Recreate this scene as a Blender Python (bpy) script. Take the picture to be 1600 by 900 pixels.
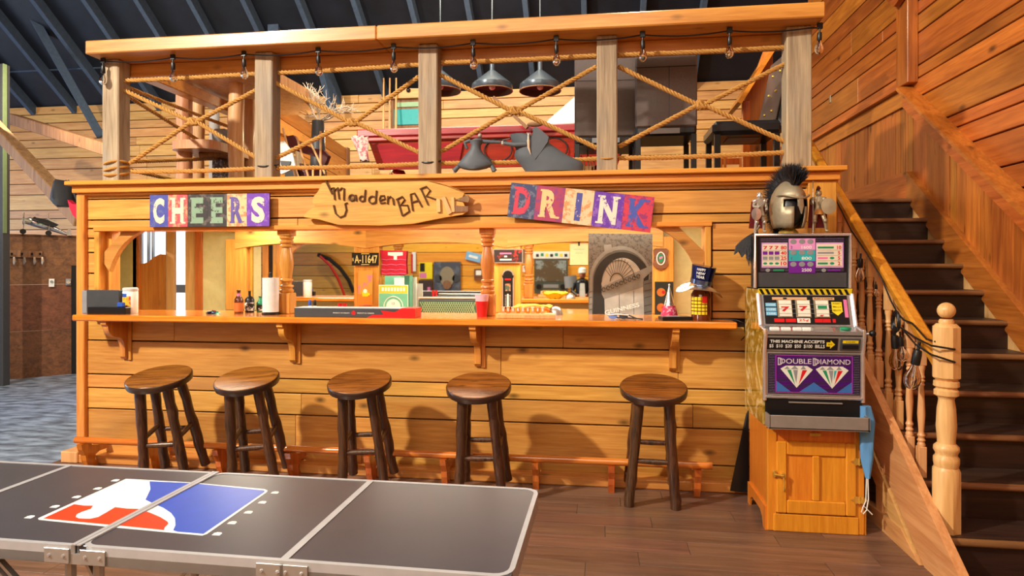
import bpy, bmesh, math, random
from math import sin, cos, pi, radians as R
from mathutils import Vector, Matrix, Euler

for o in list(bpy.data.objects): bpy.data.objects.remove(o)
SC = bpy.context.scene
COL = SC.collection
rnd = random.Random(7)

# ------------------------------------------------------------------ camera
CAMZ, YAW = 1.48, R(7.8)
cam = bpy.data.cameras.new('camera'); camo = bpy.data.objects.new('camera', cam); COL.objects.link(camo)
camo.location = (0, 0, CAMZ); camo.rotation_euler = (R(90), 0, YAW)
cam.sensor_width = 36; cam.lens = 22.5; cam.shift_y = -33 / 1600; cam.clip_start = .05
SC.camera = camo

# ------------------------------------------------------------------ world, lights, exposure
W = bpy.data.worlds.new('world'); SC.world = W; W.use_nodes = True
W.node_tree.nodes['Background'].inputs[0].default_value = (.85, .9, 1, 1)
W.node_tree.nodes['Background'].inputs[1].default_value = .45
def light(name, kind, loc, energy, color, size=.3, target=None, sizey=None, spot=None):
    d = bpy.data.lights.new(name, kind); d.energy = energy; d.color = color
    if kind == 'AREA':
        d.size = size
        if sizey: d.shape = 'RECTANGLE'; d.size_y = sizey
    elif kind != 'SUN': d.shadow_soft_size = size
    o = bpy.data.objects.new(name, d); COL.objects.link(o); o.location = loc
    if target is not None:
        o.rotation_euler = (Vector(target) - Vector(loc)).to_track_quat('-Z', 'Y').to_euler()
    if spot: d.spot_size = R(spot); d.spot_blend = .6
    return o
light('key_lamp', 'AREA', (-5.6, -.9, 5.6), 1000, (1, .91, .76), .30, (-.8, 4.4, .8))
light('front_fill', 'AREA', (-1.0, -1.2, 5.0), 190, (1, .93, .80), 4.0, (-.8, 4.4, 1.2))  # soft fill added for the bar front, no lamp stands here
light('right_wall_fill', 'AREA', (1.2, 3.2, 5.6), 34, (1, .82, .58), 1.0, (2.7, 5.5, 2.2))  # added to brighten the right wall, not a real fixture
light('bar_ceiling_lamp', 'AREA', (-.6, 5.15, 1.94), 62, (1, .93, .74), 2.6, (-.6, 5.15, 0), .5)
light('bar_ceiling_lamp', 'AREA', (-3.2, 5.2, 1.94), 30, (1, .93, .74), 1.0, (-3.0, 5.15, 0), .5)
light('loft_side_lamp', 'POINT', (-2.9, 6.9, 2.95), 26, (1, .82, .5), .06)
light('loft_front_fill', 'AREA', (-2.9, 5.0, 4.7), 46, (1, .88, .7), .5, (-2.8, 6.0, 2.4))  # extra light put in to brighten the log posts
light('window_daylight', 'AREA', (-13.5, 5.6, 2.2), 330, (.62, .78, 1), 4.5, (-6, 5.6, 0), 2.4)
light('loft_right_fill', 'AREA', (.3, 5.0, 4.5), 34, (1, .86, .6), .4, (1.2, 5.6, 2.6))  # added to lift the dark cupboard and tufted chair
light('rear_wall_fill', 'AREA', (-.6, -.6, 4.2), 150, (1, .88, .62), 2.5, (-.6, -3, 1.2), 1.0)  # added out of view to brighten the planks the mirrors reflect
light('loft_fill', 'AREA', (-1.6, 6.6, 5.0), 170, (1, .86, .62), 2.5, (-1.6, 8.6, 2.5), 1.5)  # broad fill added over the loft, whose pendants are off
light('left_planks_fill', 'AREA', (-6.6, 6.6, 3.6), 60, (1, .84, .58), 1.2, (-6.2, 9.8, 2.4))  # fill added for the far left planks, no fixture there
SC.view_settings.view_transform = 'Standard'; SC.view_settings.look = 'None'
SC.view_settings.exposure = -0.2; SC.view_settings.gamma = 1

# ------------------------------------------------------------------ points measured on real planes
_s, _c = sin(YAW), cos(YAW)
def _ray(u, v):
    X = (u - 800) / 1000
    return Vector((X * _c - _s, X * _s + _c, (417 - v) / 1000))
def py(u, v, y): r = _ray(u, v) * (y / _ray(u, v).y); return Vector((r.x, r.y, r.z + CAMZ))
def px(u, v, x): r = _ray(u, v) * (x / _ray(u, v).x); return Vector((r.x, r.y, r.z + CAMZ))
def pz(u, v, z): r = _ray(u, v) * ((z - CAMZ) / _ray(u, v).z); return Vector((r.x, r.y, z))
MIR = 5.86
def pm(u, v, y): p = py(u, v, 2 * MIR - y); return Vector((p.x, y, p.z))   # a point of the room seen in the back-bar mirror

# ------------------------------------------------------------------ materials
def srgb(r, g, b):
    f = lambda c: (c / 255 / 12.92) if c / 255 <= .04045 else ((c / 255 + .055) / 1.055) ** 2.4
    return (f(r), f(g), f(b), 1)
MATS = {}
def _new(name):
    m = bpy.data.materials.new(name); m.use_nodes = True
    nt = m.node_tree; b = nt.nodes['Principled BSDF']; MATS[name] = m
    return m, nt, b
def plain(name, col, rough=.5, metal=0, bump=0, bscale=60, vary=.08, emit=0, trans=0, ior=1.45, coat=0, alpha=1):
    m, nt, b = _new(name); N = nt.nodes; L = nt.links
    c = srgb(*col)
    b.inputs['Roughness'].default_value = rough; b.inputs['Metallic'].default_value = metal
    b.inputs['IOR'].default_value = ior
    if coat: b.inputs['Coat Weight'].default_value = coat; b.inputs['Coat Roughness'].default_value = .1
    if trans: b.inputs['Transmission Weight'].default_value = trans
    if alpha < 1: b.inputs['Alpha'].default_value = alpha
    tc = N.new('ShaderNodeTexCoord'); no = N.new('ShaderNodeTexNoise'); no.inputs['Scale'].default_value = bscale * .35
    L.new(tc.outputs['Object'], no.inputs['Vector'])
    mx = N.new('ShaderNodeMix'); mx.data_type = 'RGBA'
    mx.inputs[6].default_value = tuple(max(0, x * (1 - vary * 2)) for x in c[:3]) + (1,); mx.inputs[7].default_value = tuple(min(1, x * (1 + vary)) for x in c[:3]) + (1,)
    L.new(no.outputs['Fac'], mx.inputs[0]); L.new(mx.outputs[2], b.inputs['Base Color'])
    if emit: L.new(mx.outputs[2], b.inputs['Emission Color']); b.inputs['Emission Strength'].default_value = emit
    if bump:
        n2 = N.new('ShaderNodeTexNoise'); n2.inputs['Scale'].default_value = bscale; n2.inputs['Detail'].default_value = 4
        bp = N.new('ShaderNodeBump'); bp.inputs['Strength'].default_value = bump; bp.inputs['Distance'].default_value = .004
        L.new(tc.outputs['Object'], n2.inputs['Vector']); L.new(n2.outputs['Fac'], bp.inputs['Height']); L.new(bp.outputs[0], b.inputs['Normal'])
    return m
def wood(name, light_, dark_, axis='x', rough=.38, k=1.0, knots=.6, stain=.25, vary=.22, coat=0, bump=.25, grey=None, greyamt=0):
    m, nt, b = _new(name); N = nt.nodes; L = nt.links
    tc = N.new('ShaderNodeTexCoord'); oi = N.new('ShaderNodeObjectInfo')
    mul = N.new('ShaderNodeMath'); mul.operation = 'MULTIPLY'; mul.inputs[1].default_value = 37
    L.new(oi.outputs['Random'], mul.inputs[0])
    add = N.new('ShaderNodeVectorMath'); add.operation = 'ADD'
    L.new(tc.outputs['Object'], add.inputs[0]); L.new(mul.outputs[0], add.inputs[1])
    def mp(s):
        q = N.new('ShaderNodeMapping'); q.inputs['Scale'].default_value = s; L.new(add.outputs[0], q.inputs[0]); return q.outputs[0]
    lo, hi = .9 * k, 14 * k
    sc = {'x': (lo, hi, hi), 'y': (hi, lo, hi), 'z': (hi, hi, lo)}[axis]
    n1 = N.new('ShaderNodeTexNoise'); n1.inputs['Scale'].default_value = 1.6; n1.inputs['Detail'].default_value = 6; n1.inputs['Distortion'].default_value = .8
    L.new(mp(sc), n1.inputs['Vector'])
    n2 = N.new('ShaderNodeTexNoise'); n2.inputs['Scale'].default_value = 6; n2.inputs['Detail'].default_value = 8
    L.new(mp(sc), n2.inputs['Vector'])
    sk = {'x': (.45, 1.1, 1.1), 'y': (1.1, .45, 1.1), 'z': (1.1, 1.1, .45)}[axis]
    n3 = N.new('ShaderNodeTexNoise'); n3.inputs['Scale'].default_value = 2.2 * k; n3.inputs['Detail'].default_value = 3
    L.new(mp(sk), n3.inputs['Vector'])
    vo = N.new('ShaderNodeTexVoronoi'); vo.inputs['Scale'].default_value = 5.4 * k; vo.inputs['Randomness'].default_value = 1
    L.new(mp({'x': (.5, 1, 1), 'y': (1, .5, 1), 'z': (1, 1, .5)}[axis]), vo.inputs['Vector'])
    r1 = N.new('ShaderNodeValToRGB'); r1.color_ramp.elements[0].position = .34; r1.color_ramp.elements[1].position = .66
    r1.color_ramp.elements[0].color = srgb(*dark_); r1.color_ramp.elements[1].color = srgb(*light_)
    mixf = N.new('ShaderNodeMath'); mixf.operation = 'MULTIPLY_ADD'; mixf.inputs[1].default_value = .4; L.new(n2.outputs['Fac'], mixf.inputs[0])
    half = N.new('ShaderNodeMath'); half.operation = 'MULTIPLY'; half.inputs[1].default_value = .62; L.new(n1.outputs['Fac'], half.inputs[0]); L.new(half.outputs[0], mixf.inputs[2])
    L.new(mixf.outputs[0], r1.inputs[0])
    cur = r1.outputs[0]
    def mixin(fac, col, mode='MIX'):
        nonlocal cur
        q = N.new('ShaderNodeMix'); q.data_type = 'RGBA'; q.blend_type = mode
        L.new(fac, q.inputs[0]); L.new(cur, q.inputs[6]); q.inputs[7].default_value = col; cur = q.outputs[2]
    if stain:
        rs = N.new('ShaderNodeMapRange'); rs.inputs[1].default_value = .52; rs.inputs[2].default_value = .72; rs.inputs[4].default_value = stain
        L.new(n3.outputs['Fac'], rs.inputs[0]); mixin(rs.outputs[0], grey or srgb(*[int(x * .62) for x in dark_]))
    if knots:
        rk = N.new('ShaderNodeMapRange'); rk.inputs[1].default_value = .03; rk.inputs[2].default_value = .15; rk.inputs[3].default_value = knots; rk.inputs[4].default_value = 0
        L.new(vo.outputs['Distance'], rk.inputs[0]); mixin(rk.outputs[0], srgb(*[int(x * .38) for x in dark_]))
    hs = N.new('ShaderNodeHueSaturation')
    mr = N.new('ShaderNodeMapRange'); mr.inputs[3].default_value = 1 - vary; mr.inputs[4].default_value = 1 + vary * .45
    L.new(oi.outputs['Random'], mr.inputs[0]); L.new(mr.outputs[0], hs.inputs['Value']); L.new(cur, hs.inputs['Color'])
    m2 = N.new('ShaderNodeMath'); m2.operation = 'FRACT'; L.new(mul.outputs[0], m2.inputs[0])
    mh = N.new('ShaderNodeMapRange'); mh.inputs[3].default_value = .49; mh.inputs[4].default_value = .508
    L.new(m2.outputs[0], mh.inputs[0]); L.new(mh.outputs[0], hs.inputs['Hue'])
    L.new(hs.outputs[0], b.inputs['Base Color'])
    b.inputs['Roughness'].default_value = rough
    if coat: b.inputs['Coat Weight'].default_value = coat; b.inputs['Coat Roughness'].default_value = .15
    bp = N.new('ShaderNodeBump'); bp.inputs['Strength'].default_value = bump; bp.inputs['Distance'].default_value = .003
    L.new(n2.outputs['Fac'], bp.inputs['Height']); L.new(bp.outputs[0], b.inputs['Normal'])
    return m
def worn(name, col, wearcol, amt=.45, scale=16, rough=.6):
    m, nt, b = _new(name); N = nt.nodes; L = nt.links
    tc = N.new('ShaderNodeTexCoord'); n = N.new('ShaderNodeTexNoise'); n.inputs['Scale'].default_value = scale; n.inputs['Detail'].default_value = 10; n.inputs['Roughness'].default_value = .7
    L.new(tc.outputs['Object'], n.inputs['Vector'])
    r = N.new('ShaderNodeValToRGB'); r.color_ramp.elements[0].position = amt; r.color_ramp.elements[1].position = amt + .06
    r.color_ramp.elements[0].color = srgb(*wearcol); r.color_ramp.elements[1].color = srgb(*col)
    L.new(n.outputs['Fac'], r.inputs[0]); L.new(r.outputs[0], b.inputs['Base Color']); b.inputs['Roughness'].default_value = rough
    return m

PX = wood('pine_x', (228, 168, 84), (192, 126, 52), 'x', coat=.2, stain=.5, knots=.85, vary=.2, grey=srgb(150, 112, 66))
PY_ = wood('pine_y', (230, 166, 78), (196, 124, 48), 'y', coat=.25)
PZ_ = wood('pine_z', (232, 164, 74), (198, 122, 46), 'z', coat=.3, knots=.5)
LEDGE = wood('ledge_pine', (236, 164, 66), (210, 132, 44), 'x', coat=.3, vary=.06, stain=.12)
COUNT = wood('counter_pine', (244, 166, 52), (206, 112, 26), 'x', rough=.2, coat=.8, vary=.08)
FOOT = wood('foot_rail_pine', (226, 140, 52), (194, 106, 32), 'x', rough=.22, coat=.7, vary=.06, knots=.2)
FOOTZ = wood('foot_rail_leg_pine', (216, 122, 44), (180, 88, 28), 'z', rough=.22, coat=.7, vary=.1, knots=.2)
RY = wood('right_wall_pine_y', (206, 122, 48), (158, 82, 30), 'y', rough=.38, coat=.15, vary=.25, k=.8, knots=.9, stain=.6)
RZ = wood('right_wall_pine_z', (206, 124, 48), (158, 84, 30), 'z', rough=.38, coat=.15, vary=.28, knots=.9, stain=.6)
BACKX = wood('loft_wall_pine', (226, 178, 110), (194, 136, 72), 'x', rough=.5, vary=.2)
REARX = wood('rear_wall_pine', (250, 180, 62), (226, 146, 38), 'x', rough=.45, vary=.16, stain=.12)
POST = wood('barn_post_timber', (186, 164, 134), (134, 114, 92), 'z', rough=.8, vary=.12, stain=.8, grey=srgb(142, 140, 138), bump=.8, knots=.8)
BEAMX = wood('rail_beam_pine', (214, 154, 70), (182, 118, 42), 'x', rough=.4, coat=.3, vary=.08)
TIMBER = wood('brace_timber', (160, 118, 78), (116, 80, 50), 'z', rough=.7, vary=.14)
LOGM = wood('peeled_log', (232, 182, 132), (196, 130, 82), 'z', rough=.5, vary=.15, knots=.7, coat=.2)
RAFT = plain('rafter_grey_timber', (64, 82, 106), .8, bump=.4, vary=.2)
NAVY = plain('dark_roof_insulation', (22, 29, 42), .55, bump=1, bscale=9, vary=.35)
PLY = wood('brown_plywood', (134, 84, 50), (84, 48, 28), 'x', rough=.55, vary=.1, k=.6, knots=.15)
STOOLL = wood('stool_dark_log', (104, 66, 40), (26, 18, 15), 'z', rough=.36, coat=.3, vary=.12, knots=.9, bump=1, k=2.2)
STOOLS = wood('stool_seat_brown', (182, 116, 50), (96, 54, 22), 'x', rough=.25, coat=.5, vary=.2, k=1.6, stain=.7)
STOOLE = wood('stool_seat_edge', (66, 42, 28), (32, 22, 16), 'x', rough=.35, coat=.3, vary=.1)
OAK = wood('golden_oak', (228, 146, 44), (204, 118, 28), 'z', rough=.3, coat=.4, vary=.03, knots=0, stain=0, k=1.6)
BIRCH = wood('new_pine_z', (232, 184, 124), (206, 150, 90), 'z', rough=.4, vary=.05, knots=.1, stain=.1)
STRING = wood('stringer_pine_y', (222, 168, 108), (190, 130, 74), 'y', rough=.4, vary=.06)
TREAD = wood('dark_tread', (72, 50, 38), (42, 28, 22), 'x', rough=.45, vary=.1, knots=0)
NOSE = wood('tread_nosing_brown', (142, 96, 58), (104, 66, 40), 'x', rough=.4, vary=.1, knots=0)
RISER = wood('dark_riser', (52, 31, 22), (30, 18, 14), 'x', rough=.4, vary=.1, knots=0)
HAND = wood('handrail_varnished', (220, 148, 50), (186, 112, 30), 'y', rough=.25, coat=.6, vary=.03, knots=0)
FLOORW = wood('floor_plank_brown', (134, 98, 78), (94, 66, 52), 'x', rough=.36, coat=.15, vary=.2, knots=0, stain=.3, grey=srgb(112, 100, 94))
GROUT = plain('floor_grout', (126, 104, 88), .8)
SLATE = None
CREAM = plain('cream_paint', (226, 214, 158), .6)
WHITE = plain('white', (238, 238, 232), .45)
PAPER = plain('paper_white', (222, 224, 222), .8, bump=.2)
BLACK = plain('black_plastic', (22, 22, 24), .35)
DGREY = plain('dark_grey_plastic', (66, 68, 72), .45)
GREY = plain('grey', (140, 142, 146), .4)
CHROME = plain('chrome', (224, 224, 228), .22, .8)
STEEL = plain('brushed_steel', (186, 184, 180), .35, .7)
ALU = plain('aluminium_edge', (186, 188, 194), .4, .35)
BRASS = plain('brass', (240, 200, 96), .25, .75)
BRONZE = plain('aged_bronze', (166, 152, 126), .5, .55, bump=.3)
PEWTER = plain('pewter', (176, 168, 156), .45, .5, bump=.4)
RED = plain('red', (208, 30, 34), .35)
BLUE = plain('blue', (40, 84, 180), .5)
GREEN = plain('green', (30, 140, 96), .4)
YELLOW = plain('yellow', (240, 214, 30), .5)
PURPLE = plain('purple', (112, 34, 150), .35)
ORANGE = plain('orange', (236, 130, 40), .5)
TEAL = plain('teal', (44, 170, 176), .5)
PINK = plain('pink', (226, 120, 170), .5)
ROPE = plain('manila_rope', (196, 144, 72), .8, bump=.6, bscale=300, vary=.2)
LEATHER = plain('dark_brown_leather', (92, 78, 74), .36, bump=.3, bscale=120, coat=.15)
BLEATHER = plain('black_leather', (30, 30, 34), .3, bump=.3, bscale=120, coat=.2)
TABLETOP = plain('table_black_laminate', (66, 66, 74), .3, vary=.1, bscale=20)
GLASS = plain('clear_glass', (250, 250, 250), .03, trans=1, vary=0)
FILA = plain('bulb_filament_glow', (255, 176, 90), .5, emit=4)
AMBER = plain('amber_glass', (92, 38, 16), .1, vary=.1, coat=.6)
DAY = plain('daylight_pane', (226, 238, 255), .4, emit=2.2, vary=0)
MIRROR = plain('mirror_silver', (236, 240, 238), .02, 1, vary=0)

# ------------------------------------------------------------------ mesh builder
class MB:
    def __init__(s): s.v = []; s.f = []; s.mi = []; s.cur = 0
    def add(s, vs, fs):
        n = len(s.v); s.v += [tuple(p) for p in vs]; s.f += [tuple(i + n for i in f) for f in fs]; s.mi += [s.cur] * len(fs); return s
    def box(s, x0, x1, y0, y1, z0, z1, b=0, T=None):
        if b <= 0:
            vs = [(x, y, z) for x in (x0, x1) for y in (y0, y1) for z in (z0, z1)]
            fs = [(0, 1, 3, 2), (4, 6, 7, 5), (0, 4, 5, 1), (2, 3, 7, 6), (0, 2, 6, 4), (1, 5, 7, 3)]
        else:
            vs = []; I = {}
            for a, x in enumerate((x0, x1)):
                for bb, y in enumerate((y0, y1)):
                    for c, z in enumerate((z0, z1)):
                        sx, sy, sz = (b, -b)[a], (b, -b)[bb], (b, -b)[c]
                        I[a, bb, c, 0] = len(vs); vs.append((x, y + sy, z + sz))
                        I[a, bb, c, 1] = len(vs); vs.append((x + sx, y, z + sz))
                        I[a, bb, c, 2] = len(vs); vs.append((x + sx, y + sy, z))
            fs = []
            for a in (0, 1):
                q = [I[a, 0, 0, 0], I[a, 1, 0, 0], I[a, 1, 1, 0], I[a, 0, 1, 0]]; fs.append(q if a else q[::-1])
                q = [I[0, a, 0, 1], I[0, a, 1, 1], I[1, a, 1, 1], I[1, a, 0, 1]]; fs.append(q if a else q[::-1])
                q = [I[0, 0, a, 2], I[1, 0, a, 2], I[1, 1, a, 2], I[0, 1, a, 2]]; fs.append(q if a else q[::-1])
            for a in (0, 1):
                for c in (0, 1):
                    fs.append((I[a, c, 0, 0], I[a, c, 1, 0], I[a, c, 1, 1], I[a, c, 0, 1]))
                    fs.append((I[a, 0, c, 0], I[a, 1, c, 0], I[a, 1, c, 2], I[a, 0, c, 2]))
                    fs.append((I[0, a, c, 1], I[1, a, c, 1], I[1, a, c, 2], I[0, a, c, 2]))
                    for d in (0, 1): fs.append((I[a, c, d, 0], I[a, c, d, 1], I[a, c, d, 2]))
        if T is not None: vs = [T @ Vector(p) for p in vs]
        return s.add(vs, fs)
    def cbox(s, c, d, rot=(0, 0, 0), b=0):
        T = Matrix.Translation(Vector(c)) @ Euler([R(a) for a in rot]).to_matrix().to_4x4()
        return s.box(-d[0] / 2, d[0] / 2, -d[1] / 2, d[1] / 2, -d[2] / 2, d[2] / 2, b, T)
    def bar(s, p0, p1, w, h, up=(0, 0, 1), b=0):
        p0, p1 = Vector(p0), Vector(p1); d = p1 - p0; L = d.length; d.normalize()
        x = d.cross(Vector(up)); x = x.normalized() if x.length > 1e-5 else Vector((1, 0, 0)); z = x.cross(d)
        T = Matrix((x, d, z)).transposed().to_4x4(); T.translation = p0
        return s.box(-w / 2, w / 2, 0, L, -h / 2, h / 2, b, T)
    def cyl(s, p0, p1, r0, r1=None, n=16, cap=True):
        return s.tube([p0, p1], [r0, r0 if r1 is None else r1], n, cap)
    def tube(s, pts, r, n=8, cap=True, closed=False):
        pts = [Vector(p) for p in pts]; m = len(pts)
        rs = r if isinstance(r, (list, tuple)) else [r] * m
        prev = None; vs = []
        for i, p in enumerate(pts):
            if closed: d = pts[(i + 1) % m] - pts[i - 1]
            else: d = pts[min(i + 1, m - 1)] - pts[max(i - 1, 0)]
            d = d.normalized() if d.length > 1e-9 else Vector((0, 0, 1))
            if prev is None:
                a = Vector((0, 0, 1)) if abs(d.z) < .9 else Vector((1, 0, 0)); x = d.cross(a).normalized()
            else:
                x = prev - d * prev.dot(d); x = x.normalized() if x.length > 1e-6 else prev
            prev = x; y = d.cross(x)
            vs += [p + (x * cos(2 * pi * k / n) + y * sin(2 * pi * k / n)) * rs[i] for k in range(n)]
        fs = []
        for i in range(m if closed else m - 1):
            j = (i + 1) % m
            for k in range(n): fs.append((i * n + k, i * n + (k + 1) % n, j * n + (k + 1) % n, j * n + k))
        if cap and not closed: fs.append(tuple(range(n))[::-1]); fs.append(tuple((m - 1) * n + k for k in range(n)))
        return s.add(vs, fs)
    def lathe(s, prof, c=(0, 0, 0), n=20, T=None, sx=1, sy=1, cap=True):
        vs = []; c = Vector(c)
        for r, z in prof:
            for k in range(n):
                p = Vector((r * cos(2 * pi * k / n) * sx, r * sin(2 * pi * k / n) * sy, z))
                vs.append((T @ p if T is not None else p) + c)
        fs = []
        for i in range(len(prof) - 1):
            for k in range(n): fs.append((i * n + k, i * n + (k + 1) % n, (i + 1) * n + (k + 1) % n, (i + 1) * n + k))
        if cap: fs.append(tuple(range(n))[::-1]); fs.append(tuple((len(prof) - 1) * n + k for k in range(n)))
        return s.add(vs, fs)
    def ball(s, c, r, n=14, m=8, sc=(1, 1, 1)):
        prof = [(max(1e-4, sin(pi * i / m)) * r, -cos(pi * i / m) * r) for i in range(m + 1)]
        T = Matrix.Diagonal((sc[0], sc[1], sc[2], 1)); return s.lathe(prof, c, n, T)
    def prism(s, poly, ext):
        """poly: 3-D points of one flat outline; ext: extrusion vector"""
        a = [Vector(p) for p in poly]; e = Vector(ext); n = len(a)
        nrm = Vector((0, 0, 0))
        for i in range(n): nrm += a[i].cross(a[(i + 1) % n])
        if nrm.dot(e) > 0: a = a[::-1]
        vs = a + [p + e for p in a]
        fs = [tuple(range(n)), tuple(range(n, 2 * n))[::-1]]
        fs = [tuple(range(n)), tuple(2 * n - 1 - i for i in range(n))]
        for i in range(n): j = (i + 1) % n; fs.append((i, i + n, j + n, j))
        return s.add(vs, fs)
    def skin(s, rings):
        n = len(rings[0]); vs = [p for r in rings for p in r]; fs = []
        for i in range(len(rings) - 1):
            for k in range(n): fs.append((i * n + k, i * n + (k + 1) % n, (i + 1) * n + (k + 1) % n, (i + 1) * n + k))
        fs.append(tuple(range(n))[::-1]); fs.append(tuple((len(rings) - 1) * n + k for k in range(n)))
        return s.add(vs, fs)
    def mesh(s, name, mats, smooth=False):
        me = bpy.data.meshes.new(name); me.from_pydata([tuple(v) for v in s.v], [], s.f)
        for m in (mats if isinstance(mats, (list, tuple)) else [mats]): me.materials.append(m)
        if len(me.materials) > 1: me.polygons.foreach_set('material_index', s.mi)
        me.update()
        if smooth:
            me.polygons.foreach_set('use_smooth', [True] * len(me.polygons)); me.set_sharp_from_angle(angle=R(40))
        return me
def attach(o, parent):
    if parent is not None:
        o.parent = parent
        if parent.type == 'EMPTY' and parent.get('_w'):
            o.matrix_parent_inverse = parent.matrix_basis.inverted()
def part(name, mb, mat, parent=None, smooth=False, label=None, kind=None, loc=None, rot=None):
    o = bpy.data.objects.new(name, mb.mesh(name, mat, smooth) if isinstance(mb, MB) else mb); COL.objects.link(o)
    if loc is not None: o.location = loc
    if rot is not None: o.rotation_euler = rot
    attach(o, parent)
    if label: o['label'] = label
    if kind: o['kind'] = kind
    return o
def thing(name, label, cat, loc=(0, 0, 0), rz=0, group=None, world=False, rot=None):
    o = bpy.data.objects.new(name, None); COL.objects.link(o); o.location = loc
    o.rotation_euler = rot or (0, 0, rz); o.empty_display_size = .1
    o['label'] = label; o['category'] = cat
    if group: o['group'] = group
    if world: o['_w'] = 1
    return o
def solo(name, mb, mat, label, cat, smooth=False, group=None, loc=None, rot=None):
    o = part(name, mb, mat, None, smooth, label, None, loc, rot); o['category'] = cat
    if group: o['group'] = group
    return o
def struct(name, label=None, loc=(0, 0, 0), mb=None, mat=None):
    if mb is None: o = bpy.data.objects.new(name, None); COL.objects.link(o); o.location = loc; o['_w'] = 1
    else: o = part(name, mb, mat)
    o['kind'] = 'structure'; o['label'] = label or name.replace('_', ' '); return o
def copy_tree(o, parent=None):
    c = o.copy(); COL.objects.link(c)
    if parent: c.parent = parent
    for ch in list(o.children): copy_tree(ch, c)
    return c
def textmesh(txt, h, w=None, ext=.001, bold=0.0, align='CENTER', shear=0):
    cu = bpy.data.curves.new('t', 'FONT'); cu.body = txt; cu.size = 1; cu.extrude = 0; cu.offset = bold; cu.shear = shear; cu.resolution_u = 3
    ob = bpy.data.objects.new('t', cu); me = bpy.data.meshes.new_from_object(ob)
    bpy.data.objects.remove(ob)
    if not me.vertices: return me
    xs = [v.co.x for v in me.vertices]; ys = [v.co.y for v in me.vertices]
    x0, x1, y0, y1 = min(xs), max(xs), min(ys), max(ys); sy = h / (y1 - y0); sx = w / (x1 - x0) if w else sy
    bm = bmesh.new(); bm.from_mesh(me)
    for f_ in bm.faces: f_.smooth = False
    r = bmesh.ops.extrude_face_region(bm, geom=bm.faces[:])
    for g in r['geom']:
        if isinstance(g, bmesh.types.BMVert): g.co.z += 1
    for v in bm.verts: v.co = Vector(((v.co.x - (x0 + x1) / 2) * sx, (v.co.y - (y0 + y1) / 2) * sy, (v.co.z) * ext))
    bmesh.ops.recalc_face_normals(bm, faces=bm.faces[:]); bm.to_mesh(me); bm.free(); return me
def frame(c, right, up):
    """matrix whose local x,y,z are right, up and the outward normal"""
    r = Vector(right).normalized(); n = r.cross(Vector(up)).normalized(); u = n.cross(r)
    T = Matrix((r, u, n)).transposed().to_4x4(); T.translation = Vector(c); return T
def text(name, txt, mat, parent, T, h, w=None, ext=.001, bold=0.0, label=None, shear=0):
    me = textmesh(txt, h, w, ext, bold, shear=shear)
    me.transform(T); me.materials.clear(); me.materials.append(mat)
    return part(name, me, mat, parent, label=label)
def panel(name, mat, parent, T, w, h, d=.002, x=0, y=0, z=0, b=0, label=None):
    m = MB().box(x - w / 2, x + w / 2, y - h / 2, y + h / 2, z, z + d, b, T); return part(name, m, mat, parent, label=label)

# ================================================================== THE SETTING
XL = -14.0
def zroof(y): return 4.28 + .75 * (10 - y) if y > 3 else 4.28 + .75 * (4 + y)
GROUNDM = GROUT
fl = struct('floor', 'brown wood-look plank floor with thin grout joints', (0, 3, 0))
part('subfloor', MB().box(XL, 4.2, -3, 10, -.1, -.004), GROUNDM, fl)
def floor_row(y, j):
    x = -4.1 - rnd.random() * .6 if j % 2 else -4.1 - .3 * rnd.random()
    x0 = -4.1; x = x0 + .25 + .7 * ((j * .381) % 1); cuts = [x0]
    while x < 2.9: cuts.append(x); x += .92
    cuts.append(2.9); return [(a + .0015, b - .0015) for a, b in zip(cuts, cuts[1:])]
j = 0; y = 2.6
while y < 4.9:
    for a, b in floor_row(y, j): part('plank', MB().box(a, b, y + .0015, y + .1555, -.02, rnd.uniform(-.0005, .0005), .001), FLOORW, fl)
    y += .157; j += 1
mb = MB(); y = 2.6 - .157 * 30
while y < 2.59:
    for a, b in floor_row(y, j): mb.box(a, b, y + .0015, y + .1555, -.02, 0)
    y += .157; j += 1
part('plank', mb, FLOORW, fl, kind='stuff')
m, nt, b = _new('slate_floor'); N = nt.nodes; L = nt.links; SLATE = m
tc = N.new('ShaderNodeTexCoord'); mp_ = N.new('ShaderNodeMapping'); mp_.inputs['Scale'].default_value = (1.2, 3.0, 1); L.new(tc.outputs['Object'], mp_.inputs[0])
n = N.new('ShaderNodeTexNoise'); n.inputs['Scale'].default_value = 4; n.inputs['Detail'].default_value = 5; L.new(mp_.outputs[0], n.inputs['Vector'])
r = N.new('ShaderNodeValToRGB'); r.color_ramp.elements[0].color = srgb(86, 96, 114); r.color_ramp.elements[1].color = srgb(156, 172, 196); r.color_ramp.elements[0].position = .35; r.color_ramp.elements[1].position = .65
L.new(n.outputs['Fac'], r.inputs[0]); L.new(r.outputs[0], b.inputs['Base Color']); b.inputs['Roughness'].default_value = .42
bp = N.new('ShaderNodeBump'); bp.inputs['Strength'].default_value = .8; bp.inputs['Distance'].default_value = .02; L.new(n.outputs['Fac'], bp.inputs['Height']); L.new(bp.outputs[0], b.inputs['Normal'])
struct('floor.001', 'blue-grey rippled slate floor left of the bar', mb=MB().box(XL, -4.1, -3, 10, -.02, 0), mat=SLATE)

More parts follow.
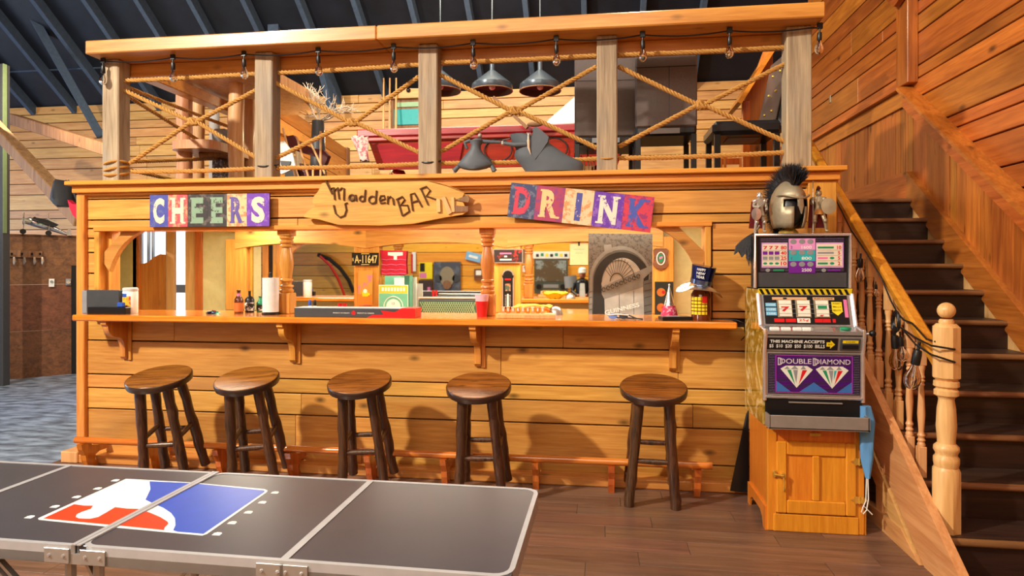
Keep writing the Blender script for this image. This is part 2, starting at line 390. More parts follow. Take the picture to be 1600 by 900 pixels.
# far wall of horizontal planks
wb = struct('wall_back', 'far loft wall of pale horizontal pine planks', (-3, 10, 0))
z = 0.0; zs = [0]
while z < 4.2: z += rnd.choice((.14, .15, .19, .25, .27)); zs.append(min(z, 4.28))
for a, b_ in zip(zs, zs[1:]):
    cuts = [XL, -9 + rnd.uniform(0, 2.4), rnd.uniform(-4.2, -2), 2.75]
    for x0, x1 in zip(cuts, cuts[1:]): part('plank', MB().box(x0 + .002, x1 - .002, 9.97 - rnd.random() * .006, 10.05, a + .006, b_ - .006, .004), BACKX, wb)
part('backing', MB().box(XL, 2.75, 10.03, 10.1, 0, 4.28), RISER, wb)

# right wall: horizontal boards on top
wr = struct('wall_right', 'tall orange pine wall beside the stairs', (2.8, 5, 0))
zs = [0.0, .3, .62, .9, 1.2, 1.48, 1.8, 2.0, 2.17, 2.41, 2.565, 2.673, 2.96, 3.126, 3.237, 3.52, 3.68, 3.80, 4.08, 4.255, 4.5, 4.8, 5.05, 5.4, 5.7, 6.0, 6.3, 6.6]
for a, b_ in zip(zs, zs[1:]):
    yb = min(10, 10 - (b_ - 4.28) / .75) if b_ > 4.28 else 10
    cuts = [1.0, 1.0 + rnd.uniform(2.2, 3.6), 5.4 + rnd.uniform(.6, 2.4), yb]
    if cuts[2] > yb - .3: cuts = [1.0, cuts[1], yb]
    for y0, y1 in zip(cuts, cuts[1:]):
        part('plank', MB().box(2.75 - rnd.random() * .004, 2.83, y0 + .001, y1 - .001, a + .006, b_ - .006, .004), RY, wr)
mb = MB(); mb.prism([(2.80, -3, 0), (2.80, 10, 0), (2.80, 10, 4.28), (2.80, 3, 9.53), (2.80, -3, 5.03)], (.08, 0, 0)); part('backing', mb, RISER, wr)
# wainscot of vertical boards
SL = .729
def rail_z(y): return 3.06 if y > 6.1 else 3.06 - SL * (6.1 - y)
def base_z(y): return 2.07 if y > 5.9 else 2.07 - SL * (5.9 - y)
wc = struct('trim_1', 'vertical pine boards below the wall rail of the stairs', (2.7, 6, 0))
y = 2.95
while y < 9.9:
    w = rnd.choice((.09, .12, .15, .2, .24)); y1 = min(y + w, 9.95)
    if y < 6.1 < y1: y1 = 6.1
    if y1 - y > .03:
        d = .006 * rnd.random()
        part('board', MB().prism([(2.69 - d, y + .003, max(.0, base_z(y) - .3)), (2.69 - d, y1 - .003, max(0, base_z(y1) - .3)), (2.69 - d, y1 - .003, rail_z(y1) - .03), (2.69 - d, y + .003, rail_z(y) - .03)], (.06, 0, 0)), RZ, wc)
    y = y1
rl = struct('trim_2', 'pine wall rail that runs level then slopes down with the stairs', (2.65, 6.1, 3))
part('rail_face', MB().prism([(2.66, 6.1, 3.05), (2.66, 9.95, 3.05), (2.66, 9.95, 2.90), (2.66, 6.1, 2.90)], (.03, 0, 0)), RY, rl)
part('rail_face', MB().prism([(2.66, 6.1, 3.05), (2.66, 2.9, 3.05 - SL * 3.2), (2.66, 2.9, 2.90 - SL * 3.2), (2.66, 6.1, 2.90)], (.03, 0, 0)), RY, rl)
part('rail_cap', MB().prism([(2.61, 6.1, 3.08), (2.61, 9.95, 3.08), (2.61, 9.95, 3.05), (2.61, 6.1, 3.05)], (.14, 0, 0)), RY, rl)
part('rail_cap', MB().prism([(2.61, 6.1, 3.08), (2.61, 2.9, 3.08 - SL * 3.2), (2.61, 2.9, 3.045 - SL * 3.2), (2.61, 6.1, 3.045)], (.14, 0, 0)), RY, rl)
pw = struct('trim_3', 'upright pine post with a bracket on the right wall', (2.65, 6.1, 3))
part('post', MB().box(2.66, 2.75, 6.0, 6.22, 3.09, 6.2, .006), RZ, pw)
part('bracket', MB().prism([(2.60, 5.9, 3.86), (2.60, 6.12, 3.80), (2.60, 6.5, 4.1), (2.60, 6.5, 4.5), (2.60, 5.7, 4.5)], (.05, 0, 0)), RY, pw)
part('switch_plate', MB().cbox(px(1297, 155, 2.745), (.012, .05, .09), b=.003), BRONZE, wr)
# skirt boards along the stair wall and loft landing
sk = struct('baseboard_right', 'sloping pine skirt board on the wall side of the stairs', (2.64, 5.5, 2))
part('skirt_board', MB().prism([(2.64, 5.98, 2.31), (2.64, 3.0, 2.31 - SL * 2.98), (2.64, 3.0, 2.06 - SL * 2.98), (2.64, 5.98, 2.06)], (.05, 0, 0)), RY, sk)
part('skirt_board', MB().prism([(2.64, 5.98, 2.31), (2.64, 9.9, 2.26), (2.64, 9.9, 2.07), (2.64, 5.98, 2.07)], (.05, 0, 0)), RY, sk)
part('filler_board', MB().prism([(2.66, 5.98, 2.14), (2.66, 3.0, 2.14 - SL * 2.98), (2.66, 3.0, -.1), (2.66, 5.98, 1.3)], (.03, 0, 0)), BIRCH, sk)

# rear wall (seen only in the mirrors) and left wall with a daylight window
wq = struct('wall_rear', 'golden horizontal plank wall reflected in the back bar mirrors', (-2, -3, 0))
z = 0
while z < 4.9:
    w = rnd.choice((.22, .26, .3)); part('plank', MB().box(XL, 2.8, -3.06, -3 + rnd.random() * .006, z + .006, z + w - .006, .004), REARX, wq); z += w
part('backing', MB().box(XL, 2.8, -3.1, -3.05, 0, 5.0), RISER, wq)
wl = struct('wall_left', 'left barn wall', (XL, 3, 0))
part('backing', MB().prism([(XL, -3, 0), (XL, 10, 0), (XL, 10, 4.28), (XL, 3, 9.53), (XL, -3, 5.03)], (-.1, 0, 0)), PY_, wl)
wi = struct('window_1', 'tall daylight window in the left wall', (-13.95, 5.5, 1))
part('pane', MB().box(-13.96, -13.95, 3.6, 8.2, .6, 2.9), DAY, wi)
for yy in (3.6, 5.1, 6.65, 8.2): part('frame_bar', MB().box(-13.97, -13.91, yy - .05, yy + .05, .55, 2.95), PZ_, wi)
for zz in (.55, 2.95): part('frame_bar', MB().box(-13.97, -13.90, 3.55, 8.25, zz - .05, zz + .05), PY_, wi)

# roof
ce = struct('ceiling', 'dark insulated barn roof with grey rafters', (-3, 9, 5))
part('insulation', MB().prism([(XL, 10.1, zroof(10.1)), (XL, 3, zroof(3)), (XL, 3, zroof(3) + .1), (XL, 10.1, zroof(10.1) + .1)], (16.9, 0, 0)), NAVY, ce)
part('insulation', MB().prism([(XL, -3.1, zroof(-3.1)), (XL, 3, zroof(3)), (XL, 3, zroof(3) + .1), (XL, -3.1, zroof(-3.1) + .1)], (16.9, 0, 0)), NAVY, ce)
x = -9.2
xs_r = []
x0 = py(562, 0, 8.8).x
for k in range(-13, 7):
    xx = x0 + .80 * k
    if -13.9 < xx < 2.7:
        part('rafter', MB().bar((xx, 10, zroof(10) - .07), (xx, 3.1, zroof(3.1) - .07), .075, .19, b=.004), RAFT, ce)
for zz_y in (8.4, 9.4): part('purlin', MB().box(XL, 2.75, zz_y, zz_y + .04, zroof(zz_y) - .02, zroof(zz_y) + .05), RAFT, ce)
tb = thing('timber_brace', 'long diagonal timber brace across the dark roof at upper left', 'beam', (-6, 9.2, 4), world=True)
part('timber', MB().bar(py(20, -30, 8.6), py(158, 214, 9.3), .12, .12, b=.006), RAFT, tb)
tb = thing('timber_brace', 'grey timber post rising through the roof above the left rail', 'beam', (-4.4, 9.2, 4), world=True)
part('timber', MB().bar(py(428, -40, 9.0), py(432, 150, 9.0), .17, .14, up=(0, 1, 0), b=.006), RAFT, tb)
tb = thing('timber_brace', 'slanted grey brace in front of the roof beside the hanging twigs', 'beam', (-4, 9.2, 4), world=True)
part('timber', MB().bar(py(470, -20, 8.8), py(520, 175, 9.5), .1, .1, b=.006), RAFT, tb)

# loft floor with cream ceiling over the bar
lf = struct('floor.002', 'loft floor deck above the bar', (-1, 7, 2.05))
for k in range(34):
    y0 = 4.50 + k * .1615
    part('deck_board', MB().box(-4.0 if y0 < 5.1 else -4.35, 1.55 if y0 < 5.8 else 2.64, y0, y0 + .158, 2.02, 2.07), TREAD, lf)
part('joist_panel', MB().box(-3.98, 1.5, 4.6, 9.9, 1.985, 2.018), CREAM, lf)
# walls inside the bar alcove
bw = struct('wall_bar_alcove', 'cream painted walls inside the bar', (-1, 5.9, 0))
yb = 5.93
xa, xb = py(213, 430, yb).x, py(314, 430, yb).x
part('wall_panel', MB().box(-4.9, xa, yb, yb + .08, 0, 1.985), CREAM, bw)
part('wall_panel', MB().box(xb, 1.5, yb, yb + .08, 0, 1.985), CREAM, bw)
part('wall_panel', MB().prism([(-3.98, 4.60, 0), (-4.86, yb, 0), (-4.90, yb, 0), (-4.02, 4.60, 0)], (0, 0, 1.985)), CREAM, bw)
part('ceiling_panel', MB().prism([(-3.98, 4.60, 1.99), (-4.9, yb + .08, 1.99), (-3.98, yb + .08, 1.99)], (0, 0, .02)), CREAM, bw)
part('wall_panel', MB().box(1.42, 1.5, 4.6, yb, 0, 1.985), CREAM, bw)
part('lintel_panel', MB().box(xa, xb, yb, yb + .08, 1.92, 1.985), CREAM, bw)
# doorway with saloon door and bright window behind
dr = struct('door_1', 'half height swinging saloon door with a scalloped top', (-3.8, 6, 0))
def dx(u): return py(u, 430, yb).x
part('door_post', MB().box(dx(207), dx(217), yb, yb + .04, 0, 1.95, .004), FOOTZ, dr)
part('door_post', MB().box(dx(259), dx(272), yb, yb + .04, 0, 1.95, .004), BIRCH, dr)
part('door_post', MB().box(dx(289), dx(306), yb, yb + .04, 0, 1.95, .004), BIRCH, dr)
part('door_post', MB().box(dx(306), dx(317), yb - .02, yb + .04, 0, 1.95, .004), FOOTZ, dr)
pts = [(217, 500), (217, 411), (224, 412), (232, 409), (240, 402), (250, 397), (259, 398), (259, 500)]
part('door_leaf', MB().prism([py(u, v, yb + .03) for u, v in pts], (0, .03, 0)), PZ_, dr)
w2 = struct('window_2', 'bright daylight window behind the saloon door', (-4.5, 7.4, 1))
part('pane', MB().box(-5.9, -3.7, 7.40, 7.41, .3, 2.0), DAY, w2)
for u in (222, 233, 240, 262): p = py(u, 400, 7.38); part('glazing_bar', MB().box(p.x - .015, p.x + .015, 7.36, 7.39, .3, 2.0), GREY, w2)
p = py(280, 451, 7.38); part('latch_bar', MB().box(p.x - .12, p.x + .12, 7.34, 7.39, p.z - .05, p.z + .05), GREY, w2)
struct('trim_4', 'plank back of the room behind the bar', mb=MB().box(-6, -3.6, 7.5, 7.55, 0, 2.0), mat=PX)

# left lower partition of brown plywood
pl = struct('wall_left_partition', 'low brown plywood partition at far left', (-6.7, 8.5, 0))
A = Vector((-7.766, 7.377, 0)); B = Vector((-7.214, 8.02, 0))
A = pz(0, 594, 0); B = pz(121, 583, 0); d = (B - A).normalized(); A2 = A - d * 1.2; B2 = B + d * .5
for k, (z0, z1) in enumerate(((0, .62), (.625, 1.24), (1.245, 1.9))):
    part('panel', MB().bar(A2 + Vector((0, 0, (z0 + z1) / 2)), B2 + Vector((0, 0, (z0 + z1) / 2)), .04, z1 - z0), PLY, pl)
part('cap', MB().bar(A2 + Vector((0, 0, 1.905)), B2 + Vector((0, 0, 1.905)), .07, .02), PLY, pl)
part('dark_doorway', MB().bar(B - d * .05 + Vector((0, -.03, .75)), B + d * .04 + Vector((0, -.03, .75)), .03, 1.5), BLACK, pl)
PD = d
# timbers at far left
tb = thing('timber_brace', 'thick brown timber brace slanting down to the backpack', 'beam', (-5, 6.5, 2), world=True)
part('timber', MB().bar(py(-20, 185, 6.6), py(128, 345, 5.6), .13, .13, b=.008), TIMBER, tb)
tb = thing('timber_beam', 'brown timber tie sloping down behind the first rail post', 'beam', (-5, 8, 3), world=True)
part('timber', MB().bar(py(20, 186, 8.2), py(175, 236, 7.2), .15, .15, b=.008), TIMBER, tb)
tb = thing('conduit_post', 'thin pale post at the far left edge with a green stripe', 'post', (-6.6, 7.4, 0), world=True)
p = py(2, 300, 7.0); part('post', MB().box(p.x - .12, p.x + .02, p.y, p.y + .1, 0, 4.0, .004), DGREY, tb)
part('stripe', MB().box(p.x + .021, p.x + .028, p.y, p.y + .05, 1.9, 4.0), plain('faded_green', (120, 140, 100), .6), tb)

# ================================================================== BAR FRONT
YF = 4.45
bf = thing('bar_partition', 'long pine plank bar partition with an open serving hatch', 'bar', (-1.2, YF, 0), world=True)
OX0, OX1 = py(158, 430, YF).x, py(1101, 430, YF).x
low = [0, .144, .39, .55, .655, .915, 1.08]
up_all = [1.775, 1.84, 2.0, 2.03]
side = [1.13, 1.18, 1.43, 1.59, 1.84]
def rowp(x0, x1, z0, z1, cuts=()):
    c = [x0] + list(cuts) + [x1]
    for a, b_ in zip(c, c[1:]):
        part('plank', MB().box(a + .001, b_ - .001, YF - rnd.random() * .005, YF + .03, z0 + .005, z1 - .005, .003), PX, bf)
for z0, z1 in zip(low, low[1:]): rowp(-3.92, 1.36, z0, z1, sorted(rnd.uniform(-3.4, .9) for _ in range(2)))
for z0, z1 in ((1.84, 2.0), (2.0, 2.045)): rowp(-3.92, 1.36, z0, z1, [rnd.uniform(-2.9, -2), rnd.uniform(-.6, .6)])
rowp(-3.92, 1.36, 1.775, 1.84, [-2.2, 0.3])
for z0, z1 in ((1.13, 1.19), (1.19, 1.43), (1.43, 1.59), (1.59, 1.70), (1.70, 1.775)): rowp(-3.92, OX0 - .05, z0, z1)
for z0, z1 in ((1.13, 1.18), (1.18, 1.43), (1.43, 1.59), (1.59, 1.775)): rowp(OX1 + .05, 1.36, z0, z1)
part('inner_lining', MB().box(-3.95, 1.5, YF + .032, YF + .09, 0, 1.12), RISER, bf)
part('inner_lining', MB().box(-3.95, OX0 - .02, YF + .032, YF + .09, 1.12, 2.02), RISER, bf)
part('inner_lining', MB().box(OX1 + .02, 1.5, YF + .032, YF + .09, 1.12, 2.02), RISER, bf)
part('inner_lining', MB().box(OX0 - .02, OX1 + .02, YF + .032, YF + .09, 1.79, 2.02), RISER, bf)
part('inner_face', MB().box(-3.9, 1.42, YF + .092, YF + .12, 0, 1.08), CREAM, bf)
part('inner_face', MB().box(OX0, OX1, YF + .092, YF + .12, 1.80, 1.985), CREAM, bf)
part('corner_post', MB().box(-3.985, -3.915, YF - .035, YF + .12, 0, 2.035, .005), PZ_, bf)
part('corner_post', MB().box(1.355, 1.53, YF - .035, YF + .12, 0, 2.035, .005), PZ_, bf)
part('foot_block', MB().box(-4.04, -3.90, YF - .12, YF + .05, 0, .085, .006), BIRCH, bf)
part('base_sill', MB().box(-3.9, 1.0, YF - .11, YF, 0, .062, .006), PX, bf)
part('fascia', MB().box(-4.0, 1.545, YF - .06, YF + .02, 2.045, 2.10, .004), LEDGE, bf)
part('ledge', MB().box(-4.03, 1.575, YF - .10, YF + .16, 2.10, 2.132, .005), LEDGE, bf)
part('bed_mold', MB().box(-3.97, 1.54, YF - .035, YF + .02, 2.028, 2.045, .004), LEDGE, bf)
# hatch frame
part('hatch_head', MB().box(OX0 - .045, OX1 + .045, YF - .03, YF + .13, 1.752, 1.785, .004), LEDGE, bf)
part('hatch_jamb', MB().box(OX0 - .045, OX0, YF - .02, YF + .13, 1.13, 1.755, .004), PZ_, bf)
part('hatch_jamb', MB().box(OX1, OX1 + .04, YF - .02, YF + .13, 1.13, 1.755, .004), PZ_, bf)
part('inner_post', MB().box(OX0, OX0 + .05, YF + .05, YF + .14, 1.13, 1.755, .004), PZ_, bf)
def brace(x, sg):
    L_ = .27; pts = [(x, 1.755), (x, 1.70)]
    n = 10; outer = [(x + sg * L_ * cos(a), 1.755 - L_ * 1.02 + L_ * 1.02 * sin(a)) for a in [R(90) * i / n for i in range(n + 1)]]
    P = []
    # diagonal knee with a concave inner edge
    inner = []
    for i in range(n + 1):
        t = i / n; a = Vector((x + sg * .05, 1.755 - .31)); c_ = Vector((x + sg * .33, 1.755)); m_ = Vector((x + sg * .12, 1.755 - .08))
        q = a * (1 - t) ** 2 + m_ * 2 * t * (1 - t) + c_ * t * t; inner.append((q.x, q.y))
    outer = [(x + sg * .22, 1.755), (x + sg * .17, 1.755), (x, 1.755 - .17), (x, 1.755 - .24)]
    return MB().prism([(a, YF + .02, b_) for a, b_ in inner + outer], (0, .05, 0))
part('knee_brace', brace(OX0, 1), PX, bf); part('knee_brace', brace(OX1, -1), PX, bf)
def turned(h, r):
    pr = [(.0, 0)]
    P = [(.86, .25), (1, .265), (1, .285), (.8, .295), (.8, .31), (1, .325), (.95, .34), (.7, .35), (.72, .38), (.92, .39), (.92, .41), (.7, .42), (.82, .5), (.98, .6), (.86, .7), (.66, .77), (.62, .79), (.9, .80), (.9, .815), (.7, .83), (.95, .85), (.95, .87), (.75, .885), (1, .90), (1, .925)]
    mb = MB(); mb.lathe([(a * r, b_ * h) for a, b_ in P], n=20)
    mb.box(-r, r, -r, r, 0, .25 * h, .006); mb.box(-r, r, -r, r, .93 * h, h, .006); return mb
for u in (448, 762):
    p = py(u, 430, YF + .07); part('turned_column', turned(.625, .052), PZ_, bf, smooth=True, loc=None).location = (p.x - bf.location.x + bf.location.x, p.y, 1.13)

# counter with brackets
ct = thing('bar_counter', 'glossy orange pine counter running the length of the bar', 'counter', (-1.4, 4.3, 1.13), world=True)
xr = py(1152, 505, 4.2).x
xcuts = [-3.82, py(566, 505, 4.2).x, py(1105, 505, 4.2).x, xr]
part('counter_top', MB().box(-3.82, xr, 4.19, 4.78, 1.085, 1.13, .008), COUNT, ct)
def bracket(x):
    pts = [(4.45, 1.085), (4.215, 1.085), (4.215, 1.06)]
    for i in range(9):
        a = R(90) * i / 8; pts.append((4.235 + .10 * (1 - cos(a)) - .0, 1.045 - .09 * sin(a)))
    for i in range(9):
        a = R(90) * i / 8; pts.append((4.335 + .07 * sin(a), .955 - .11 * (1 - cos(a)) - .0))
    pts += [(4.405, .80), (4.425, .78), (4.45, .78)]
    return MB().prism([(x - .022, a, b_) for a, b_ in pts], (.044, 0, 0))
for u in (198, 461, 748, 1050):
    x = py(u, 560, 4.45).x
    part('bracket', bracket(x), PZ_, ct)
    part('bracket_back', MB().box(x + .022, x + .05, 4.43, 4.445, .77, 1.08, .003), PZ_, ct)
# foot rail
fr = thing('foot_rail', 'shiny orange foot rail on curved feet along the bar', 'rail', (-1.5, 4.25, 0), world=True)
for a, b_ in ((-3.80, -3.0), (-2.98, -.86), (-.84, .71)):
    part('rail', MB().tube([(a, 4.21, .213), (b_, 4.21, .213)], .024, 12), FOOT, fr, smooth=True)
def foot(x):
    pts = [(4.17, .19), (4.25, .19), (4.27, .165), (4.32, .15), (4.42, .15), (4.42, .10), (4.34, .10), (4.305, .085), (4.30, .05), (4.34, .0), (4.24, 0), (4.215, .06), (4.21, .1), (4.18, .15)]
    return MB().prism([(x - .02, a, b_) for a, b_ in pts], (.04, 0, 0))
for x in (-3.74, -3.22, -2.68, -2.14, -1.57, -1.04, -.42, .075, .62): part('rail_foot', foot(x), FOOTZ, fr)

# ================================================================== LOFT RAILING
lr = thing('loft_railing', 'loft railing of rough timber posts with a thick pine top beam', 'railing', (-1.2, 4.48, 2.13), world=True)
PXS = [-3.70, -2.455, -1.21, .05, 1.30]
for i, x in enumerate(PXS):
    w = .07 if i < 4 else .08
    part('post', MB().box(x - w, x + w, 4.42, 4.55, 2.132, 3.065, .008), POST, lr)
for a, b_ in ((-3.80, py(400, 60, 4.3).x + .9), (py(400, 60, 4.3).x + .9, 1.42)):
    part('top_beam', MB().box(a + .001, b_ - .001, 4.29, 4.66, 3.066, 3.165, .008), BEAMX, lr)
part('under_beam', MB().box(-3.74, 1.38, 4.56, 4.62, 2.965, 3.065, .006), BEAMX, lr)
part('side_beam', MB().box(-3.76, -3.64, 4.66, 7.6, 3.02, 3.12, .006), BEAMX, lr)
part('side_post', MB().box(-3.76, -3.66, 7.4, 7.52, 2.07, 3.02, .006), POST, lr)
def rope(p0, p1, sag=0.0, r=.0165, name='rope'):
    p0, p1 = Vector(p0), Vector(p1); d = p1 - p0; L_ = d.length; n = max(8, int(L_ / .012))
    dd = d.normalized(); a = dd.cross(Vector((0, 1, 0.01))).normalized(); c_ = dd.cross(a)
    mb = MB()
    for s3 in range(3):
        pts = []
        for i in range(n + 1):
            t = i / n; ph = 2 * pi * (t * L_ / .085) + s3 * 2 * pi / 3
            pts.append(p0 + d * t + Vector((0, 0, -sag * 4 * t * (1 - t))) + (a * cos(ph) + c_ * sin(ph)) * r * .55)
        mb.tube(pts, r * .55, 5)
    return part(name, mb, ROPE, lr, smooth=True)
def knot(c, s=1):
    mb = MB(); c = Vector(c)
    for k in range(3):
        pts = [c + Vector(((.03 * cos(t) + .004 * k) * s, .02 * sin(t + k), (.022 * sin(2 * t + k * 2)) * s)) for t in [2 * pi * i / 18 for i in range(18)]]
        mb.tube(pts, .011, 6, closed=True)
    return part('rope_knot', mb, ROPE, lr, smooth=True)
Yr = 4.49
bays = [((195, 126, 402, 115), (205, 268, 402, 263), (192, 140), (203, 255), (400, 141), (400, 246), (303, 190)),
        ((435, 114, 655, 101), (433, 262, 655, 256), (432, 130), (431, 247), (654, 120), (654, 238), (551, 191)),
        ((690, 98, 932, 87), (690, 255, 933, 248), (688, 117), (689, 237), (932, 104), (932, 231), (804, 173)),
        ((965, 86, 1228, 74), (966, 247, 1228, 238), (966, 104), (967, 229), (1228, 99), (1228, 222), (1095, 164))]
for top, bot, a1, a2, b1, b2, c_ in bays:
    rope(py(top[0], top[1], Yr), py(top[2], top[3], Yr), .004); rope(py(bot[0], bot[1], Yr), py(bot[2], bot[3], Yr), .008)
    C_ = py(c_[0], c_[1], Yr)
    for q in (a1, a2, b1, b2): rope(py(q[0], q[1], Yr), C_ + Vector((.02 if q[0] > c_[0] else -.02, 0, 0)))
    knot(C_)
for zz in (2.9, 2.25): rope((-3.70, 4.55, zz), (-3.70, 7.4, zz), .01, name='side_rope')
rope((-3.70, 4.55, 2.84), (-3.70, 7.4, 2.30), name='side_rope'); rope((-3.70, 4.55, 2.30), (-3.70, 7.4, 2.84), name='side_rope')
for x in PXS: part('rope_wrap', MB().tube([(x + .076 * cos(t), 4.485 + .07 * sin(t) * 1.05, 2.24 + .02 * sin(t)) for t in [2 * pi * i / 20 for i in range(20)]], .006, 6, closed=True), BLACK if x in (PXS[1], PXS[2]) else ROPE, lr) if x > PXS[0] and x < 1.2 else None
for k in range(3): part('rope_wrap', MB().tube([(-3.70 + .082 * cos(t), 4.485 + .077 * sin(t), 2.2 + .035 * k + .02 * sin(t + k)) for t in [2 * pi * i / 20 for i in range(20)]], .011, 6, closed=True), ROPE, lr, smooth=True)

# ================================================================== STRING LIGHTS ON THE BEAM
def bulb_parts(root, p, s=1.0, tilt=0):
    T = Matrix.Translation(Vector(p)) @ Euler((0, tilt, 0)).to_matrix().to_4x4()
    part('socket', MB().lathe([(.006 * s, 0), (.006 * s, -.03 * s), (.014 * s, -.034 * s), (.016 * s, -.05 * s), (.016 * s, -.085 * s), (.013 * s, -.09 * s)], T=T, n=12), BLACK, root, smooth=True)
    g = part('bulb', MB().lathe([(.012 * s, -.088 * s), (.014 * s, -.1 * s), (.026 * s, -.125 * s), (.03 * s, -.145 * s), (.026 * s, -.165 * s), (.014 * s, -.18 * s), (.001, -.184 * s)], T=T, n=12), GLASS, root, smooth=True)
    f = MB()
    f.tube([T @ Vector(q) for q in ((0, 0, -.09 * s), (.008 * s, 0, -.12 * s), (-.006 * s, 0, -.13 * s), (.006 * s, 0, -.15 * s), (0, .002, -.16 * s))], .0016 * s, 5)
    part('filament', f, STEEL, g)
sl = thing('string_lights', 'black cable of clear bulbs hanging under the loft top beam', 'string lights', (-1.2, 4.4, 3.05), world=True)
bu = [(161, 92, .9), (270, 81, 1), (381, 75, 1), (497, 66, 1), (615, 60, 1), (739, 52, 1), (869, 44, 1), (1004, 36, 1), (1140, 29, 1), (1281, 40, 1)]
Yc = 4.38
pts = []
bp_ = [py(u, v, Yc) for u, v, s in bu]
for a, b_ in zip(bp_, bp_[1:]):
    for i in range(8): t = i / 8; q = a.lerp(b_, t); q.z = 3.035 - .02 * 4 * t * (1 - t) + .004; pts.append(q)
pts.append(Vector((bp_[-1].x, Yc, 3.03)))
part('cable', MB().tube(pts, .005, 6), BLACK, sl, smooth=True)
for q in bp_:
    q.z = 3.03; bulb_parts(sl, q, .95, rnd.uniform(-.05, .05)); part('clip', MB().box(q.x - .018, q.x + .018, Yc - .008, Yc + .008, 3.022, 3.062, .003), BLACK, sl)

# ================================================================== STAIRCASE
st = thing('staircase', 'dark timber staircase with brown nosings rising to the loft', 'stairs', (2.1, 3.3, 0), world=True)
G, RI, Y0 = .258, .188, 3.29
for k in range(1, 12):
    y = Y0 + G * (k - 1); z = k * RI
    part('tread', MB().box(1.63, 2.655, y + .03, y + G + .03 if k < 11 else y + .35, z - .035, z), TREAD, st)
    part('nosing', MB().tube([(1.61, y + .015, z - .018), (2.65, y + .015, z - .018)], .0185, 10), NOSE, st, smooth=True)
    part('riser', MB().box(1.64, 2.655, y + .03, y + .045, z - RI, z - .035), RISER, st)
    for kk in (0,): pass
def slope_board(x0, w, ya, yb, top_off, bot_off, mat, name):
    f = lambda y, o: RI + SL * (y - Y0) + o
    return part(name, MB().prism([(x0, ya, max(0, f(ya, bot_off))), (x0, ya, f(ya, top_off)), (x0, yb, f(yb, top_off)), (x0, yb, max(0, f(yb, bot_off)))] , (w, 0, 0)), mat, st)
fz = lambda y, o: RI + SL * (y - Y0) + o
ya = 3.08
part('outer_stringer', MB().prism([(1.585, ya, 0), (1.585, ya, fz(ya, .055)), (1.585, 5.9, fz(5.9, .055)), (1.585, 5.9, fz(5.9, -.28)), (1.585, 3.40, 0)], (.045, 0, 0)), STRING, st)
part('ledger_board', MB().prism([(1.575, 3.44, .0), (1.575, 3.62, .0), (1.575, 5.7, fz(5.7, -.47)), (1.575, 5.7, fz(5.7, -.29))], (.04, 0, 0)), STRING, st)
part('stud', MB().box(1.58, 1.62, 3.86, 3.95, 0, .34, .004), BIRCH, st)
part('kicker', MB().prism([(1.57, 3.42, 0), (1.57, 4.2, 0), (1.57, 4.2, .06), (1.57, 3.95, .09), (1.57, 3.62, .1)], (.05, 0, 0)), STRING, st)
bl = thing('balustrade', 'turned pine balusters under a varnished handrail beside the stairs', 'balustrade', (1.67, 4, .2), world=True)
hz = lambda y: 1.02 + SL * (y - 3.46)
def newel(h):
    r = .056
    P = [(.92, .40), (1, .42), (1, .44), (.85, .45), (.85, .46), (1, .475), (.98, .49), (.7, .505), (.7, .52), (.8, .58), (.72, .66), (.6, .70), (.66, .71), (.95, .72), (.95, .74), (.75, .75), (1, .76), (.98, .78), (.8, .785)]
    mb = MB()
    mb.lathe([(r * 1.12, 0), (r * 1.12, .265 * h), (r * .95, .28 * h)], n=8)
    mb.lathe([(a * r, (.28 + (b_ - .4) * .98) * h) for a, b_ in P], n=20)
    z0 = (.28 + .385 * .98) * h
    mb.lathe([(r * .8, z0), (r * 1.1, z0 + .015), (r * 1.1, .89 * h), (r * .8, .905 * h)], n=8)
    mb.lathe([(r * .55, .90 * h), (r * .6, .915 * h), (r * .5, .925 * h)], n=16)
    c_ = .962 * h; rb = .04
    mb.lathe([(max(.001, sin(a) * rb), c_ - cos(a) * rb) for a in [R(30) + R(150) * i / 10 for i in range(11)]], n=18)
    return mb
NX, NY = 1.685, 3.40
nw = part('newel_post', newel(1.12), BIRCH, bl, smooth=True); nw.location = (NX, NY, RI)
def baluster(h):
    r = .02
    mb = MB(); mb.box(-r, r, -r, r, 0, .22 * h, .003); mb.box(-r, r, -r, r, .80 * h, h, .003)
    P = [(.9, .22), (1.0, .235), (.75, .25), (1, .265), (.7, .28), (1.0, .30), (.7, .315), (.65, .33), (.95, .45), (.7, .6), (.6, .65), (.85, .66), (.6, .675), (.95, .69), (.6, .70), (.9, .715), (.7, .73), (.75, .76), (.95, .78), (.95, .80)]
    mb.lathe([(a * r, b_ * h) for a, b_ in P], n=12); return mb
bm0 = baluster(.86).mesh('baluster', BIRCH, True)
for k in range(1, 11):
    for f_ in (.30, .80):
        y = Y0 + G * (k - 1) + f_ * G; 
        if y < 3.5: continue
        zb = k * RI; h = hz(y) - .03 - zb
        o = part('baluster', bm0, None, bl, loc=(1.675, y, zb)); o.scale = (1, 1, h / .86)
ya, yb2 = NY + .04, 5.55
prof = [(-.028, 0), (.028, 0), (.028, .02), (.034, .03), (.034, .05), (.02, .065), (-.02, .065), (-.034, .05), (-.034, .03), (-.028, .02)]
rings = [[(1.675 + a, y, hz(y) - .03 + b_) for a, b_ in prof] for y in (ya, yb2)]
part('handrail', MB().skin(rings), HAND, bl)

